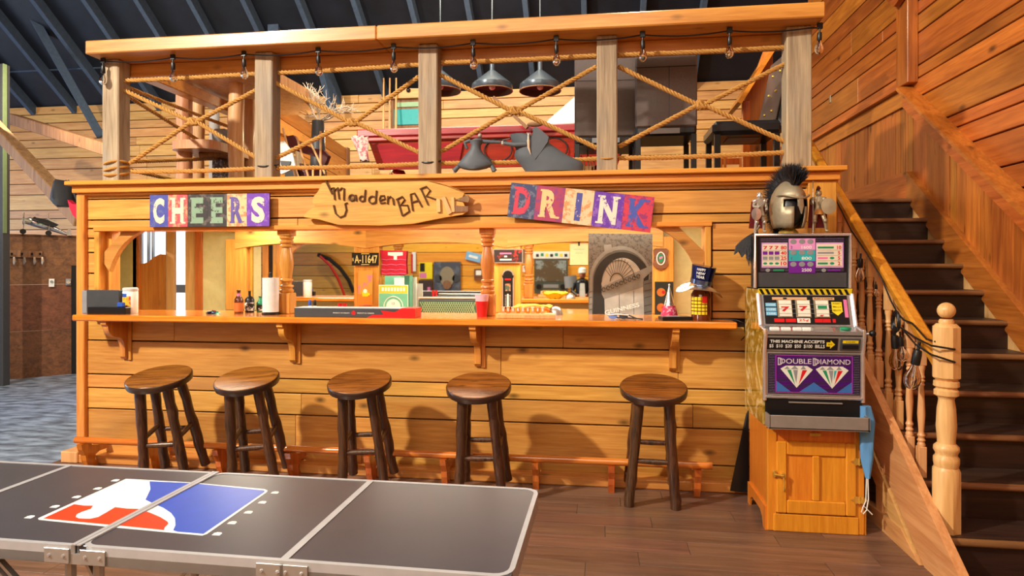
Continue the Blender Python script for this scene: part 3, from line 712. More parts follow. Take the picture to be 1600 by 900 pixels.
# ================================================================== BAR STOOLS
def make_stool(label, loc, rz):
    t = thing('bar_stool', label, 'stool', loc, rz, 'rustic log bar stools')
    H = .74
    part('seat', MB().lathe([(.190, H - .045), (.200, H - .040), (.203, H - .02), (.203, H - .006), (.199, H)], n=40), STOOLE, t, smooth=True)
    part('seat_top', MB().lathe([(.198, H - .001), (.194, H + .0025), (.001, H + .0015)], n=40), STOOLS, t, smooth=True)
    top = .10; bot = .170
    def at(i, z):
        a = R(45 + 90 * i); r_ = (top + (bot - top) * (1 - z / H)) * 1.18; return Vector((r_ * cos(a), r_ * sin(a), z))
    for i in range(4):
        n = 12; pts = [at(i, (H - .04) * k / n) + Vector((rnd.uniform(-.003, .003), rnd.uniform(-.003, .003), 0)) for k in range(n + 1)]
        pts[0].z = 0
        part('leg', MB().tube(pts, [.032 + rnd.uniform(-.0025, .0025) for _ in pts], 12), STOOLL, t, smooth=True)
    for (a, b_, z) in ((0, 1, .30), (1, 2, .34), (2, 3, .30), (3, 0, .34)):
        p, q = at(a, z), at(b_, z); d = (q - p).normalized()
        part('rung', MB().tube([p - d * .02, p.lerp(q, .5), q + d * .02], [.014, .018, .014], 10), STOOLL, t, smooth=True)
    return t
def pose(s, u, v, rz):
    c_ = pz(u, v, .754); s.rotation_euler = (Matrix.Rotation(R(13.5), 4, 'X') @ Matrix.Rotation(R(rz), 4, 'Z')).to_euler()
    s.location = (c_.x, c_.y + .170, .032)     # the rear legs stand on the base sill, so each stool leans a little forward
s1 = make_stool('dark log bar stool with round brown seat, farthest left along the bar', (0, 0, 0), 0); pose(s1, 249, 587, 10)
for (u, v, rz, lab) in ((386, 590, 14, 'dark log bar stool with round brown seat, second from the left end of the bar'),
                        (562, 594, 8, 'dark log bar stool with worn amber seat below the license plate'),
                        (748, 600, 3, 'dark log bar stool with round brown seat standing under the red cup'),
                        (1021, 603, -2, 'dark log bar stool with the darkest seat, closest to the slot machine')):
    s = copy_tree(s1); pose(s, u, v, rz); s['label'] = lab

# ================================================================== FOLDING GAME TABLE
TZ = .787
gt = thing('game_table', 'black folding game table with aluminium edges and a red white and blue emblem', 'table', (-1.28, 1.7, 0), world=True)
far_r, near_r = Vector((-.215, 1.992, 0)), Vector((-.192, 1.412, 0))
ex = Vector((-1, .012, 0)).normalized(); ey = Vector((-ex.y, ex.x, 0)) * -1
if ey.y < 0: ey = -ey
def TP(a, b_, z=0): return near_r + ex * a + ey * b_ + Vector((0, 0, TZ + z))   # a: along from right end, b: from near edge
TT = Matrix((-ex, ey, Vector((0, 0, 1)))).transposed().to_4x4(); TT.translation = near_r + Vector((0, 0, TZ))
SEC = .548; WID = .578
for k in range(4):
    a0, a1 = -SEC * k, -SEC * (k + 1)
    part('table_panel', MB().box(a1 + .004, a0 - .004, .006, WID - .006, -.022, 0, .001, TT), TABLETOP, gt)
def rr(x0, x1, y0, y1, r, inner):
    pts = []
    for cx, cy, a0 in ((x1 - r, y1 - r, 0), (x0 + r, y1 - r, 90), (x0 + r, y0 + r, 180), (x1 - r, y0 + r, 270)):
        for i in range(5): a = R(a0 + 90 * i / 4); pts.append((cx + (r - inner) * cos(a), cy + (r - inner) * sin(a)))
    return pts
for k in (0, 1):
    a1, a0 = -SEC * 2 * k, -SEC * 2 * (k + 1)
    A_ = rr(a0 + .001, a1 - .001, 0, WID, .045 if k == 0 else .02, 0); B_ = rr(a0 + .001, a1 - .001, 0, WID, .045 if k == 0 else .02, .013)
    rings = [[TT @ Vector((x, y, z)) for x, y in P] for P, z in ((B_, .0015), (A_, .0015), (A_, -.045), (B_, -.045))]
    n = len(A_); vs = [p for r_ in rings for p in r_]; fs = [(i * n + q, i * n + (q + 1) % n, ((i + 1) % 4) * n + (q + 1) % n, ((i + 1) % 4) * n + q) for i in range(4) for q in range(n)]
    part('edge_frame', MB().add(vs, fs), ALU, gt)
for a, w in ((SEC, .02), (SEC * 3, .02)): part('seam_strip', MB().box(-a - w / 2, -a + w / 2, .01, WID - .01, 0, .002, 0, TT), ALU, gt)
for d in (-.007, .007): part('seam_strip', MB().box(-SEC * 2 - .006 + d, -SEC * 2 + .006 + d, .002, WID - .002, .001, .004, 0, TT), ALU, gt)
part('side_rail', MB().box(-SEC * 4, -.04, .0, .012, -.045, -.02, 0, TT), STEEL, gt)
for a in (.06, SEC - .03, SEC + .03, SEC * 2 - .05, SEC * 2 + .05, SEC * 3 - .05):
    h_ = part('hinge_plate', MB().box(-a - .035, -a + .035, -.004, 0, -.043, -.006, .001, TT), STEEL, gt)
    for q in (-.02, .02): part('rivet', MB().cyl(TT @ Vector((-a + q, -.004, -.024)), TT @ Vector((-a + q, -.008, -.024)), .005, .003, 8), CHROME, h_)
for a in (.10, SEC * 2 - .03, SEC * 2 + .05, SEC * 4 - .1):
    for b_ in (.04, WID - .04):
        p = TT @ Vector((-a, b_, -.045)); q = Vector((p.x, p.y, 0))
        part('leg', MB().tube([p, q], .0125, 8), STEEL, gt, smooth=True)
        part('foot_cap', MB().tube([q + Vector((0, 0, .03)), q], .016, 8), BLACK, gt, smooth=True)
        part('leg_strut', MB().bar(TT @ Vector((-a + (-.26 if a in (.10, SEC * 2 + .05) else .26), b_, -.045)), p + Vector((0, 0, -.26)), .012, .006), STEEL, gt)
part('spread_bar', MB().bar(TT @ Vector((-SEC * 2, .04, -.06)), TT @ Vector((-SEC * 2 + .25, .04, -.5)), .014, .008), STEEL, gt)
part('spread_bar', MB().bar(TT @ Vector((-SEC * 2, .04, -.30)), TT @ Vector((-SEC * 2 - .28, .04, -.05)), .014, .008), STEEL, gt)
def tp(x, y, z=0): return pz(x / 3.5556, 680 + y / 3.5556, TZ + z)
UPV = Vector((0, 0, .0006))
part('emblem_border', MB().prism([tp(*q) for q in ((700, 243), (1060, 263), (1470, 300), (1487, 308), (1482, 318), (1150, 550), (1125, 558), (660, 515), (215, 470), (212, 462))], UPV), PAPER, gt)
U2 = Vector((0, 0, .0005))
part('emblem_blue', MB().prism([tp(*q, .0006) for q in ((830, 257), (1060, 266), (1468, 308), (1470, 314), (1130, 548), (985, 536), (962, 528), (975, 500), (972, 462), (950, 432), (905, 402), (860, 384), (808, 358), (822, 330), (836, 300))], U2), plain('emblem_blue', (38, 82, 190), .3), gt)
part('emblem_red', MB().prism([tp(*q, .0006) for q in ((240, 463), (412, 384), (470, 392), (516, 392), (505, 408), (455, 425), (425, 440), (420, 455), (440, 463), (500, 465), (545, 455), (590, 430), (640, 400), (700, 408), (765, 410), (830, 430), (890, 455), (930, 480), (935, 492), (915, 512), (910, 527), (660, 502))], U2), plain('emblem_red', (238, 62, 32), .3), gt)
for q in ((645, 250), (547, 295), (430, 342), (310, 395), (170, 453), (1530, 318), (1460, 372), (1383, 427), (1293, 485), (1210, 547)):
    c = tp(*q); sx = 1
    part('print_letter', MB().lathe([(.012, 0), (.012, .0006)], c=c, n=6, sx=1.0, sy=.75), PAPER, gt)
    part('print_letter', MB().box(c.x - .010, c.x + .012, c.y - .011, c.y - .004, c.z, c.z + .0008), PAPER, gt)

# ================================================================== OAK CABINET
cb = thing('oak_cabinet', 'golden oak icebox style cabinet with brass hinges below the slot machine', 'cabinet', (1.19, 3.98, 0))
w, d, h = .255, .215, .60
m = MB(); m.box(-w, w, -d, d, .10, h - .02, .004)
part('body', m, OAK, cb)
for sx in (-1, 1):
    x0, x1 = (-w - .001, -w + .05) if sx < 0 else (w - .05, w + .001)
    part('corner_stile', MB().box(x0, x1, -d - .008, -d + .03, 0, h - .02, .004), OAK, cb)
    x = sx * w
    pts = [(-d, 0), (-d + .05, 0), (-d + .07, .05), (-d + .12, .075), (d - .12, .075), (d - .07, .05), (d - .05, 0), (d, 0), (d, .13), (-d, .13)]
    part('side_skirt', MB().prism([(x, a, b_) for a, b_ in pts], (.012 * sx, 0, 0)), OAK, cb)
part('front_skirt', MB().box(-w + .03, w - .03, -d - .014, -d + .01, .0, .098, .004), OAK, cb)
part('top_board', MB().box(-w - .015, w + .015, -d - .018, d + .005, h - .022, h, .006), OAK, cb)
dm = MB(); z0, z1 = .105, .505; xl, xr_ = -w + .045, w - .045; yf = -d - .004
for a, b_, c_, e_ in ((xl, xl + .055, z0, z1), (xr_ - .055, xr_, z0, z1), (xl + .055, xr_ - .055, z1 - .075, z1), (xl + .055, xr_ - .055, z0, z0 + .075), (-.02, .02, z0 + .075, z1 - .075)):
    dm.box(a, b_, yf - .018, yf, c_, e_, .006)
door = part('door', dm, OAK, cb)
for a, b_ in ((xl + .055, -.02), (.02, xr_ - .055)): part('door_panel', MB().box(a, b_, yf - .004, yf, z0 + .075, z1 - .075), OAK, door)
for zz in (.41, .20):
    hg = MB()
    for a in (-1, 1):
        hg.prism([(xr_ + .012 + a * q, yf - .02, zz + r_) for q, r_ in ((.003, -.016), (.022, -.022), (.028, -.008), (.046, 0), (.028, .008), (.022, .022), (.003, .016))], (0, -.004, 0))
    hg.cyl((xr_ + .012, yf - .024, zz - .02), (xr_ + .012, yf - .024, zz + .02), .005, n=8)
    part('brass_hinge', hg, BRASS, door)
lt = MB(); lt.lathe([(.001, -.012), (.014, -.012), (.016, 0), (.012, .008), (.001, .01)], T=Matrix.Rotation(R(90), 4, 'X'), c=(xl - .012, yf - .022, .325), sx=.8, sy=1.4, n=12)
lt.tube([(xl - .012, yf - .035, .325), (xl + .03, yf - .04, .32)], .006, 8); lt.lathe([(.001, -.01), (.013, -.01), (.013, .01), (.001, .01)], T=Matrix.Rotation(R(90), 4, 'X'), c=(xl + .03, yf - .03, .32), n=12)
lt.tube([(xl + .032, yf - .036, .31), (xl + .036, yf - .034, .27), (xl + .034, yf - .030, .235)], [.005, .004, .007], 8)
part('brass_latch', lt, BRASS, door, smooth=True)
part('name_plate', MB().box(-.03, .03, -d - .012, -d, .535, .557, .002), BRASS, cb)

# ================================================================== SLOT MACHINE
def marble():
    m, nt, b = _new('marbled_amber_side'); N = nt.nodes; L = nt.links
    tc = N.new('ShaderNodeTexCoord'); w_ = N.new('ShaderNodeTexNoise'); w_.inputs['Scale'].default_value = 5; w_.inputs['Distortion'].default_value = 3; w_.inputs['Detail'].default_value = 3
    L.new(tc.outputs['Object'], w_.inputs['Vector']); r = N.new('ShaderNodeValToRGB')
    r.color_ramp.elements[0].color = srgb(96, 70, 16); r.color_ramp.elements[0].position = .3; r.color_ramp.elements[1].color = srgb(232, 220, 180); r.color_ramp.elements[1].position = .72
    e = r.color_ramp.elements.new(.5); e.color = srgb(172, 136, 44)
    L.new(w_.outputs['Fac'], r.inputs[0]); L.new(r.outputs[0], b.inputs['Base Color']); b.inputs['Roughness'].default_value = .15; b.inputs['Coat Weight'].default_value = .6
    return m
MARB = marble()
sm = thing('slot_machine', 'chrome trimmed slot machine with purple diamond glass standing on the oak cabinet', 'slot machine', (1.165, 3.72, .60))
# local: x centred, y=0 front plane of belly, z=0 on the cabinet
W2 = .262
body = [(.0, .0), (.0, .41), (-.02, .50), (-.015, .53), (.10, .54), (.16, .72), (.16, .755), (.46, .755), (.46, 0)]
part('cabinet_body', MB().prism([(-W2 + .012, a, b_) for a, b_ in body], (2 * W2 - .024, 0, 0)), BLACK, sm)
side = [(.02, .0), (.02, .41), (.0, .50), (.01, .53), (.10, .545), (.165, .725), (.165, .75), (.455, .75), (.455, 0)]
for sx in (-1, 1): part('side_panel', MB().prism([(sx * W2, a, b_) for a, b_ in side], (-sx * .012, 0, 0)), MARB, sm)
def edge(pts, mat=CHROME, r=.009, name='chrome_trim'): return part(name, MB().tube(pts, r, 8), mat, sm, smooth=True)
for sx in (-1, 1):
    edge([(sx * (W2 - .006), a - .004, b_) for a, b_ in ((0, .14), (0, .41), (-.022, .50), (-.02, .53), (.095, .545), (.155, .725))], CHROME, .011)
# coin tray
part('coin_tray', MB().box(-W2 + .01, W2 - .0, -.085, -.078, .0, .075, .003).box(-W2 + .01, W2 - .0, -.085, .0, 0, .008).box(-W2 + .008, -W2 + .016, -.085, 0, 0, .075).box(W2 - .008, W2, -.085, 0, 0, .075), STEEL, sm)
part('tray_back', MB().box(-W2 + .01, W2 - .01, -.004, .0, .0, .155), BLACK, sm)
part('chrome_trim', MB().box(-W2 + .006, W2 - .006, -.016, .002, .152, .168, .004), CHROME, sm)
part('tray_slot', MB().box(-.13, .15, -.014, -.004, .128, .136, .002), STEEL, sm)
# belly glass
T1 = frame((0, -.004, .29), (1, 0, 0), (0, 0, 1))
def P(name, mat, T, w, h, d=.002, x=0, y=0, z=0, b=0): return panel(name, mat, sm, T, w, h, d, x, y, z, b)
STRIPE = plain('dark_violet_glass', (36, 20, 52), .2, coat=.5)
VIOLET = plain('violet_glass', (88, 30, 128), .2, coat=.5)
P('belly_frame', STEEL, T1, .505, .24, .004)
P('belly_glass', STRIPE, T1, .48, .222, .003, z=.004)
for k in range(24):
    if abs(k - 11.5) < 12: P('pinstripe', GREY, T1, .472, .0012, .0004, y=-.106 + k * .0092, z=.007)
P('belly_print', VIOLET, T1, .41, .205, .0012, z=.0072)
for k in range(24): P('pinstripe', BLACK, T1, .40, .0035, .0003, y=-.098 + k * .0085, z=.0084)
for x0, x1, y0, y1 in ((-.2, .2, .100, .102), (-.2, .2, -.102, -.100), (-.2, -.198, -.102, .102), (.198, .2, -.102, .102)): P('print_line', plain('magenta_line', (200, 70, 200), .3) if 'magenta_line' not in MATS else MATS['magenta_line'], T1, x1 - x0, y1 - y0, .0006, (x0 + x1) / 2, (y0 + y1) / 2, .0084)
SILV = plain('silver_print', (200, 190, 200), .3)
def Tm(T, x, y, z=.009): return T @ Matrix.Translation((x, y, z))
text('lettering', 'DOUBLE', SILV, sm, Tm(T1, -.095, .070), .028, .165, .0008, .01)
text('lettering', 'DIAMOND', SILV, sm, Tm(T1, .097, .070), .028, .185, .0008, .01)
text('lettering', 'D', SILV, sm, Tm(T1, -.176, .068), .042, .026, .0009, .01)
text('lettering', 'D', SILV, sm, Tm(T1, .008, .068), .042, .026, .0009, .01)
DIA = plain('diamond_white', (226, 226, 214), .15, coat=.5)
def tri(name, pts, mat, T, z, d=.001): return part(name, MB().prism([T @ Vector((x, y, z)) for x, y in pts], (T.to_3x3() @ Vector((0, 0, d)))), mat, sm)
for cx in (-.09, .095):
    tri('printed_diamond', [(cx - .085, .028), (cx - .055, .045), (cx + .055, .045), (cx + .085, .025), (cx, -.076)], DIA, T1, .0085)
    for k, (pp, mt) in enumerate((([(-.05, .022), (-.03, .022), (-.008, -.06)], GREEN), ([(.03, .022), (.055, .022), (.012, -.055)], RED), ([(-.018, .022), (.006, .022), (-.002, -.05)], GREY), ([(-.03, .026), (-.01, .046), (.01, .026)], GREY), ([(.02, .026), (.035, .046), (.05, .026)], GREY), ([(-.065, .026), (-.05, .042), (-.035, .026)], GREY), ([(.01, .022), (.024, .022), (.008, -.03)], TEAL if cx > 0 else DIA))):
        tri('diamond_facet', [(cx + a, b_) for a, b_ in pp], mt, T1, .0096, .0006)
for pp in ([(-.196, -.098), (-.196, -.04), (-.12, -.098)], [(-.075, -.098), (0, -.045), (.075, -.098)], [(.196, -.098), (.196, -.04), (.12, -.098)]):
    tri('print_mountain', pp, plain('print_blue', (60, 110, 180), .3) if 'print_blue' not in MATS else MATS['print_blue'], T1, .0088)
# bill strip
T2 = frame((0, -.0145, .458), (1, 0, 0), (0, -.02, .085))
P('strip_frame', STEEL, T2, .51, .088, .004)
P('strip_glass', BLACK, T2, .37, .068, .003, x=-.063, z=.004)
text('lettering', 'THIS MACHINE ACCEPTS', WHITE, sm, Tm(T2, -.09, .014, .0075), .017, .285, .0006, .03)
text('lettering', '$5  $10  $20  $50  $100  BILLS', WHITE, sm, Tm(T2, -.09, -.014, .0075), .022, .29, .0006, .01)
tri('yellow_arrow', [(.063, .012), (.083, .012), (.083, .024), (.107, 0), (.083, -.024), (.083, -.012), (.063, -.012)], YELLOW, T2, .0075)
text('lettering', '$15', BLACK, sm, Tm(T2, .082, 0, .0087), .009, .02, .0004)
P('bill_acceptor', DGREY, T2, .105, .068, .006, x=.185, z=.004, b=.002)
P('acceptor_slot', BLACK, T2, .08, .022, .004, x=.185, y=-.012, z=.009)
P('acceptor_label', YELLOW, T2, .08, .016, .002, x=.185, y=.017, z=.009)
text('lettering', 'CASHIER', BLACK, sm, Tm(T2, .185, .017, .0112), .007, .05, .0003)
# button deck
part('button_deck', MB().prism([(-W2 + .015, a, b_) for a, b_ in ((-.03, .508), (-.03, .528), (.07, .545), (.10, .545), (.10, .51))], (2 * W2 - .03, 0, 0)), CHROME, sm)
for x, w_, mt in ((-.20, .05, WHITE), (-.14, .05, WHITE), (-.08, .045, WHITE), (-.03, .045, WHITE)):
    part('deck_button', MB().cbox((x, .01, .538), (w_, .02, .012), (13, 0, 0), .003), mt, sm)
part('deck_plate', MB().cbox((.05, .015, .540), (.11, .04, .01), (13, 0, 0), .003), STEEL, sm)
part('green_button', MB().lathe([(.028, 0), (.028, .01), (.02, .014), (.001, .015)], c=(.175, .018, .536), n=16), GREEN, sm, smooth=True)
# reel window
T3 = frame((0, .127, .634), (1, 0, 0), (0, .058, .18)) @ Matrix.Diagonal((1, .87, 1, 1))
P('reel_frame', CHROME, T3, .50, .215, .003)
P('reel_glass', BLACK, T3, .455, .195, .003, z=.003)
P('pink_edge_light', PINK, T3, .018, .12, .002, x=.215, y=.01, z=.006)
P('upper_plaque', plain('plaque_tan', (214, 170, 130), .4), T3, .19, .018, .002, x=-.085, y=.075, z=.006)
P('plaque_mark', BLACK, T3, .02, .011, .001, x=-.11, y=.075, z=.008)
P('upper_plaque', MATS['plaque_tan'], T3, .115, .018, .002, x=.10, y=.075, z=.006)
text('lettering', 'PLAY 2 COINS', BLACK, sm, Tm(T3, .10, .075, .0082), .009, .10, .0004, .02)
REEL = plain('reel_white', (238, 232, 216), .35)
for i, x in enumerate((-.115, -.015, .085)):
    P('reel_window', BRONZE, T3, .082, .118, .002, x=x, y=.006, z=.006)
    m = MB(); vs = []
    for k in range(9):
        a = R(-50 + 100 * k / 8); vs += [T3 @ Vector((x - .034, .006 + .054 * sin(a) / sin(R(50)), .008 + .012 * cos(a))), T3 @ Vector((x + .034, .006 + .054 * sin(a) / sin(R(50)), .008 + .012 * cos(a)))]
    m.add(vs, [(2 * k, 2 * k + 1, 2 * k + 3, 2 * k + 2) for k in range(8)]); part('reel', m, REEL, sm, smooth=True)
for x, y, h_ in ((-.115, .0, .034), (-.017, .004, .034), (.087, -.034, .026)): text('lettering', '7', RED, sm, Tm(T3, x, y, .0195 if y > -.02 else .0165), h_, .046, .001, .05)
P('reel_bar', GREEN, T3, .05, .022, .001, x=.085, y=.014, z=.0195)
for y in (-.03, 0, .032): P('pay_line', GREY, T3, .30, .0014, .0012, x=-.01, y=y, z=.0215)
LBL = plain('light_blue_label', (120, 190, 230), .4)
for y in (.032, 0, -.028): P('line_label', LBL, T3, .058, .024, .002, x=-.19, y=y, z=.006); text('lettering', '1 LINE', WHITE, sm, Tm(T3, -.19, y, .0082), .009, .045, .0003)
P('yellow_label', YELLOW, T3, .055, .062, .002, x=.168, y=.022, z=.006)
tri('yellow_arrow', [(.138, -.01), (.198, -.01), (.168, -.038)], YELLOW, T3, .006, .002)
for y, s_ in ((.042, 'INSERT'), (.02, 'BILLS'), (-.002, 'BELOW')): text('lettering', s_, BLACK, sm, Tm(T3, .168, y, .0083), .009, .042, .0003, .01)
for x, w_ in ((-.15, .055), (-.088, .055), (.062, .04), (.105, .042), (.145, .016)): P('red_display', RED, T3, w_, .024, .002, x=x, y=-.073, z=.006)
P('price_plate', REEL, T3, .07, .03, .002, x=-.018, y=-.073, z=.006)
text('lettering', '25¢', RED, sm, Tm(T3, -.018, -.073, .0083), .021, .055, .0005, .02)
# hazard strip
T4 = frame((0, .150, .738), (1, 0, 0), (0, -.012, .035))
P('hazard_strip', YELLOW, T4, .51, .036, .004)
for k in range(15):
    x = -.235 + k * .033
    tri('hazard_stripe', [(x - .018, .017), (x - .002, .017), (x + .018, -.017), (x + .002, -.017)], BLACK, T4, .0042, .0008)
# top box
part('top_box', MB().box(-.262, .262, .20, .30, .757, 1.07, .006), BLACK, sm)
T5 = frame((0, .199, .93), (1, 0, 0), (0, 0, 1))
part('top_trim', MB().tube([(-.262, .192, .757), (-.262, .192, 1.066), (.262, .192, 1.066), (.262, .192, .757)], .011, 8), CHROME, sm, smooth=True)
P('top_glass', STRIPE, T5, .47, .20, .003, y=.02)
for k in range(20): P('pinstripe', GREY, T5, .46, .0012, .0004, y=-.072 + k * .0098, z=.003)
P('dark_screen', DGREY, T5, .49, .085, .002, y=-.125)
PLV = plain('print_lilac', (214, 160, 220), .3)
CRM = plain('print_cream', (228, 216, 196), .4)
P('pay_table', PLV, T5, .145, .145, .001, x=-.152, y=.018, z=.0035); P('pay_table', CRM, T5, .136, .13, .001, x=-.152, y=.018, z=.0046)
P('pay_table', PLV, T5, .15, .145, .001, x=.152, y=.018, z=.0035); P('pay_table', CRM, T5, .138, .13, .001, x=.15, y=.018, z=.0046)
P('pay_centre', plain('print_pink', (226, 150, 206), .3), T5, .146, .066, .002, x=.0, y=.082, z=.0036)
P('pay_centre', TEAL, T5, .146, .064, .002, x=.0, y=.016, z=.0036)
P('pay_centre', PURPLE, T5, .146, .07, .002, x=.0, y=-.051, z=.0036)
for y, s_ in ((.064, '1600'), (.0, '800'), (-.068, '2500')):
    text('lettering', s_, WHITE, sm, Tm(T5, .025, y, .0058), .018, .055, .0004, .01)
    for x in (-.048, 0, .046): part('printed_coin', MB().lathe([(.018, .0058), (.016, .0066)], n=14, T=T5 @ Matrix.Translation((x, y + .033, 0)), sy=.8), GREY, sm)
for x, y, s_ in ((-.058, .064, '2'), (-.058, .0, '1')): text('lettering', s_, PURPLE, sm, Tm(T5, x, y, .0058), .016, None, .0004, .02)
for y, s_, mt in ((.062, '777', RED), (.031, '40', None), (.001, '25', None), (-.03, '10', None)):
    if mt: text('lettering', '7 7 7', RED, sm, Tm(T5, -.172, y, .0058), .02, .085, .0004, .04)
    else:
        for x in (-.205, -.172, -.139):
            if s_ == '10': part('printed_cherry', MB().lathe([(.012, .0057), (.011, .0063)], n=8, T=T5 @ Matrix.Translation((x, y, 0)), sy=.6), GREEN, sm)
            else: P('printed_bar', PURPLE if s_ == '40' else GREY, T5, .027, .02, .0006, x=x, y=y, z=.0057)
    text('lettering', '80' if mt else s_, RED, sm, Tm(T5, -.102, y, .0058), .021, .032, .0004, .03)
    P('print_rule', BLACK, T5, .134, .0012, .0004, x=-.152, y=y - .0155, z=.0057)
for y, s_, mt in ((.062, '10', GREEN), (.031, '5', GREY), (.001, '5', PINK), (-.03, '2', GREEN)):
    P('printed_bar', mt, T5, .088 if y > .02 else .055, .011, .0006, x=.13 if y > .02 else .114, y=y, z=.0057)
    if y < .02: part('printed_cherry', MB().lathe([(.013, .0057), (.011, .0063)], n=8, T=T5 @ Matrix.Translation((.165, y, 0)), sy=.6), GREEN, sm)
    text('lettering', s_, RED, sm, Tm(T5, .203, y, .0058), .021, None, .0004, .03)
    P('print_rule', BLACK, T5, .134, .0012, .0004, x=.15, y=y - .0155, z=.0057)
for x in (-.19, .12): part('printed_coin', MB().lathe([(.013, .0058), (.012, .0066)], n=12, T=T5 @ Matrix.Translation((x, -.07, 0)), sy=.8), GREY, sm)
P('printed_bar', GREEN, T5, .06, .01, .0006, x=-.13, y=-.07, z=.0057); P('printed_bar', PURPLE, T5, .07, .01, .0006, x=.175, y=-.07, z=.0057)
# lever arm with ball
part('lever_arm', MB().tube([(W2, .10, .50), (W2 + .035, .09, .505), (W2 + .06, .08, .507)], .007, 8), STEEL, sm, smooth=True)
part('lever_ball', MB().ball((W2 + .075, .075, .51), .019), BLACK, sm, smooth=True)

# ================================================================== ON TOP OF THE SLOT MACHINE
TOPZ = 1.68
hp = py(1234, 362, 3.955)
he = thing('spartan_helmet', 'aged bronze greek style helmet with a bushy black crest on the slot machine', 'helmet', (hp.x, 3.985, TOPZ - .002), R(14))
he.scale = (.96, .96, 1.0)
def helmet():
    # shell from rings; front is -y
    m = MB(); n = 36; rings = []
    H0 = .03
    prof = [(.0, .082, .108), (.03, .092, .118), (.07, .100, .126), (.12, .104, .128), (.165, .100, .124), (.205, .088, .112), (.24, .068, .090), (.268, .042, .058), (.284, .016, .022)]
    vs = []
    for z, rx, ry in prof:
        for k in range(n):
            a = 2 * pi * k / n; cx, cy = sin(a), -cos(a)
            pinch = 1 + .10 * max(0, cos(a)) ** 6
            vs.append((cx * rx, cy * ry * pinch, z + H0))
    fs = []
    for i in range(len(prof) - 1):
        for k in range(n):
            a = (k + .5) * 360 / n; a = a - 360 if a > 180 else a; z = (prof[i][0] + prof[i + 1][0]) / 2
            eye = 9 < abs(a) < 52 and .12 < z < .165
            slit = abs(a) < 16 and z < .12
            if eye or slit: continue
            fs.append((i * n + k, i * n + (k + 1) % n, (i + 1) * n + (k + 1) % n, (i + 1) * n + k))
    fs.append(tuple((len(prof) - 1) * n + k for k in range(n)))
    m.add(vs, fs)
    return m
hs_ = part('shell', helmet(), BRONZE, he, smooth=True)
md = hs_.modifiers.new('s', 'SOLIDIFY'); md.thickness = .006
part('nose_guard', MB().prism([(-.012, -.146, .21), (.012, -.146, .21), (.014, -.148, .15), (.0, -.152, .105), (-.014, -.148, .15)], (0, .012, 0)), BRONZE, he)
part('brow_band', MB().tube([(.108 * sin(a), -.136 * cos(a) * (1 + .06 * cos(a)), .208 - .012 * cos(3 * a)) for a in [R(-70 + 140 * i / 16) for i in range(17)]], .006, 8), BRONZE, he, smooth=True)
part('dark_lining', MB().ball((0, 0, .14), .095, sc=(1, 1.15, 1.2)), BLACK, he, smooth=True)
part('neck_stand', MB().lathe([(.06, 0), (.055, .012), (.035, .03), (.035, .07)], n=20), BRASS, he, smooth=True)
cr = MB(); rr_ = random.Random(3)
for i in range(7500):
    t = rr_.random(); a = R(-40 + 205 * t)
    c_ = Vector((rr_.uniform(-.018, .018), .135 * sin(a), .165 + .135 * cos(a)))
    d = Vector((rr_.uniform(-.42, .42), sin(a) + rr_.uniform(-.35, .35), cos(a) + rr_.uniform(-.3, .3))).normalized(); L_ = rr_.uniform(.085, .145) * (1 if a < 1.2 else .8)
    e = c_ + d * L_ + Vector((0, .015, -.012)); s_ = d.cross(Vector((rr_.random(), rr_.random(), rr_.random()))).normalized() * .002
    cr.add([c_ - s_, c_ + s_, c_.lerp(e, .6) + s_ * .9 + Vector((0, 0, .004)), e], [(0, 1, 2), (0, 2, 3)])
part('crest', cr, plain('black_plume', (20, 20, 26), .55, bump=0), he, label='bushy black crest', kind='stuff')
part('crest_core', MB().tube([(0, .14 * sin(a), .17 + .15 * cos(a)) for a in [R(-40 + 200 * i / 16) for i in range(17)]], .028, 10), MATS['black_plume'], he, smooth=True)

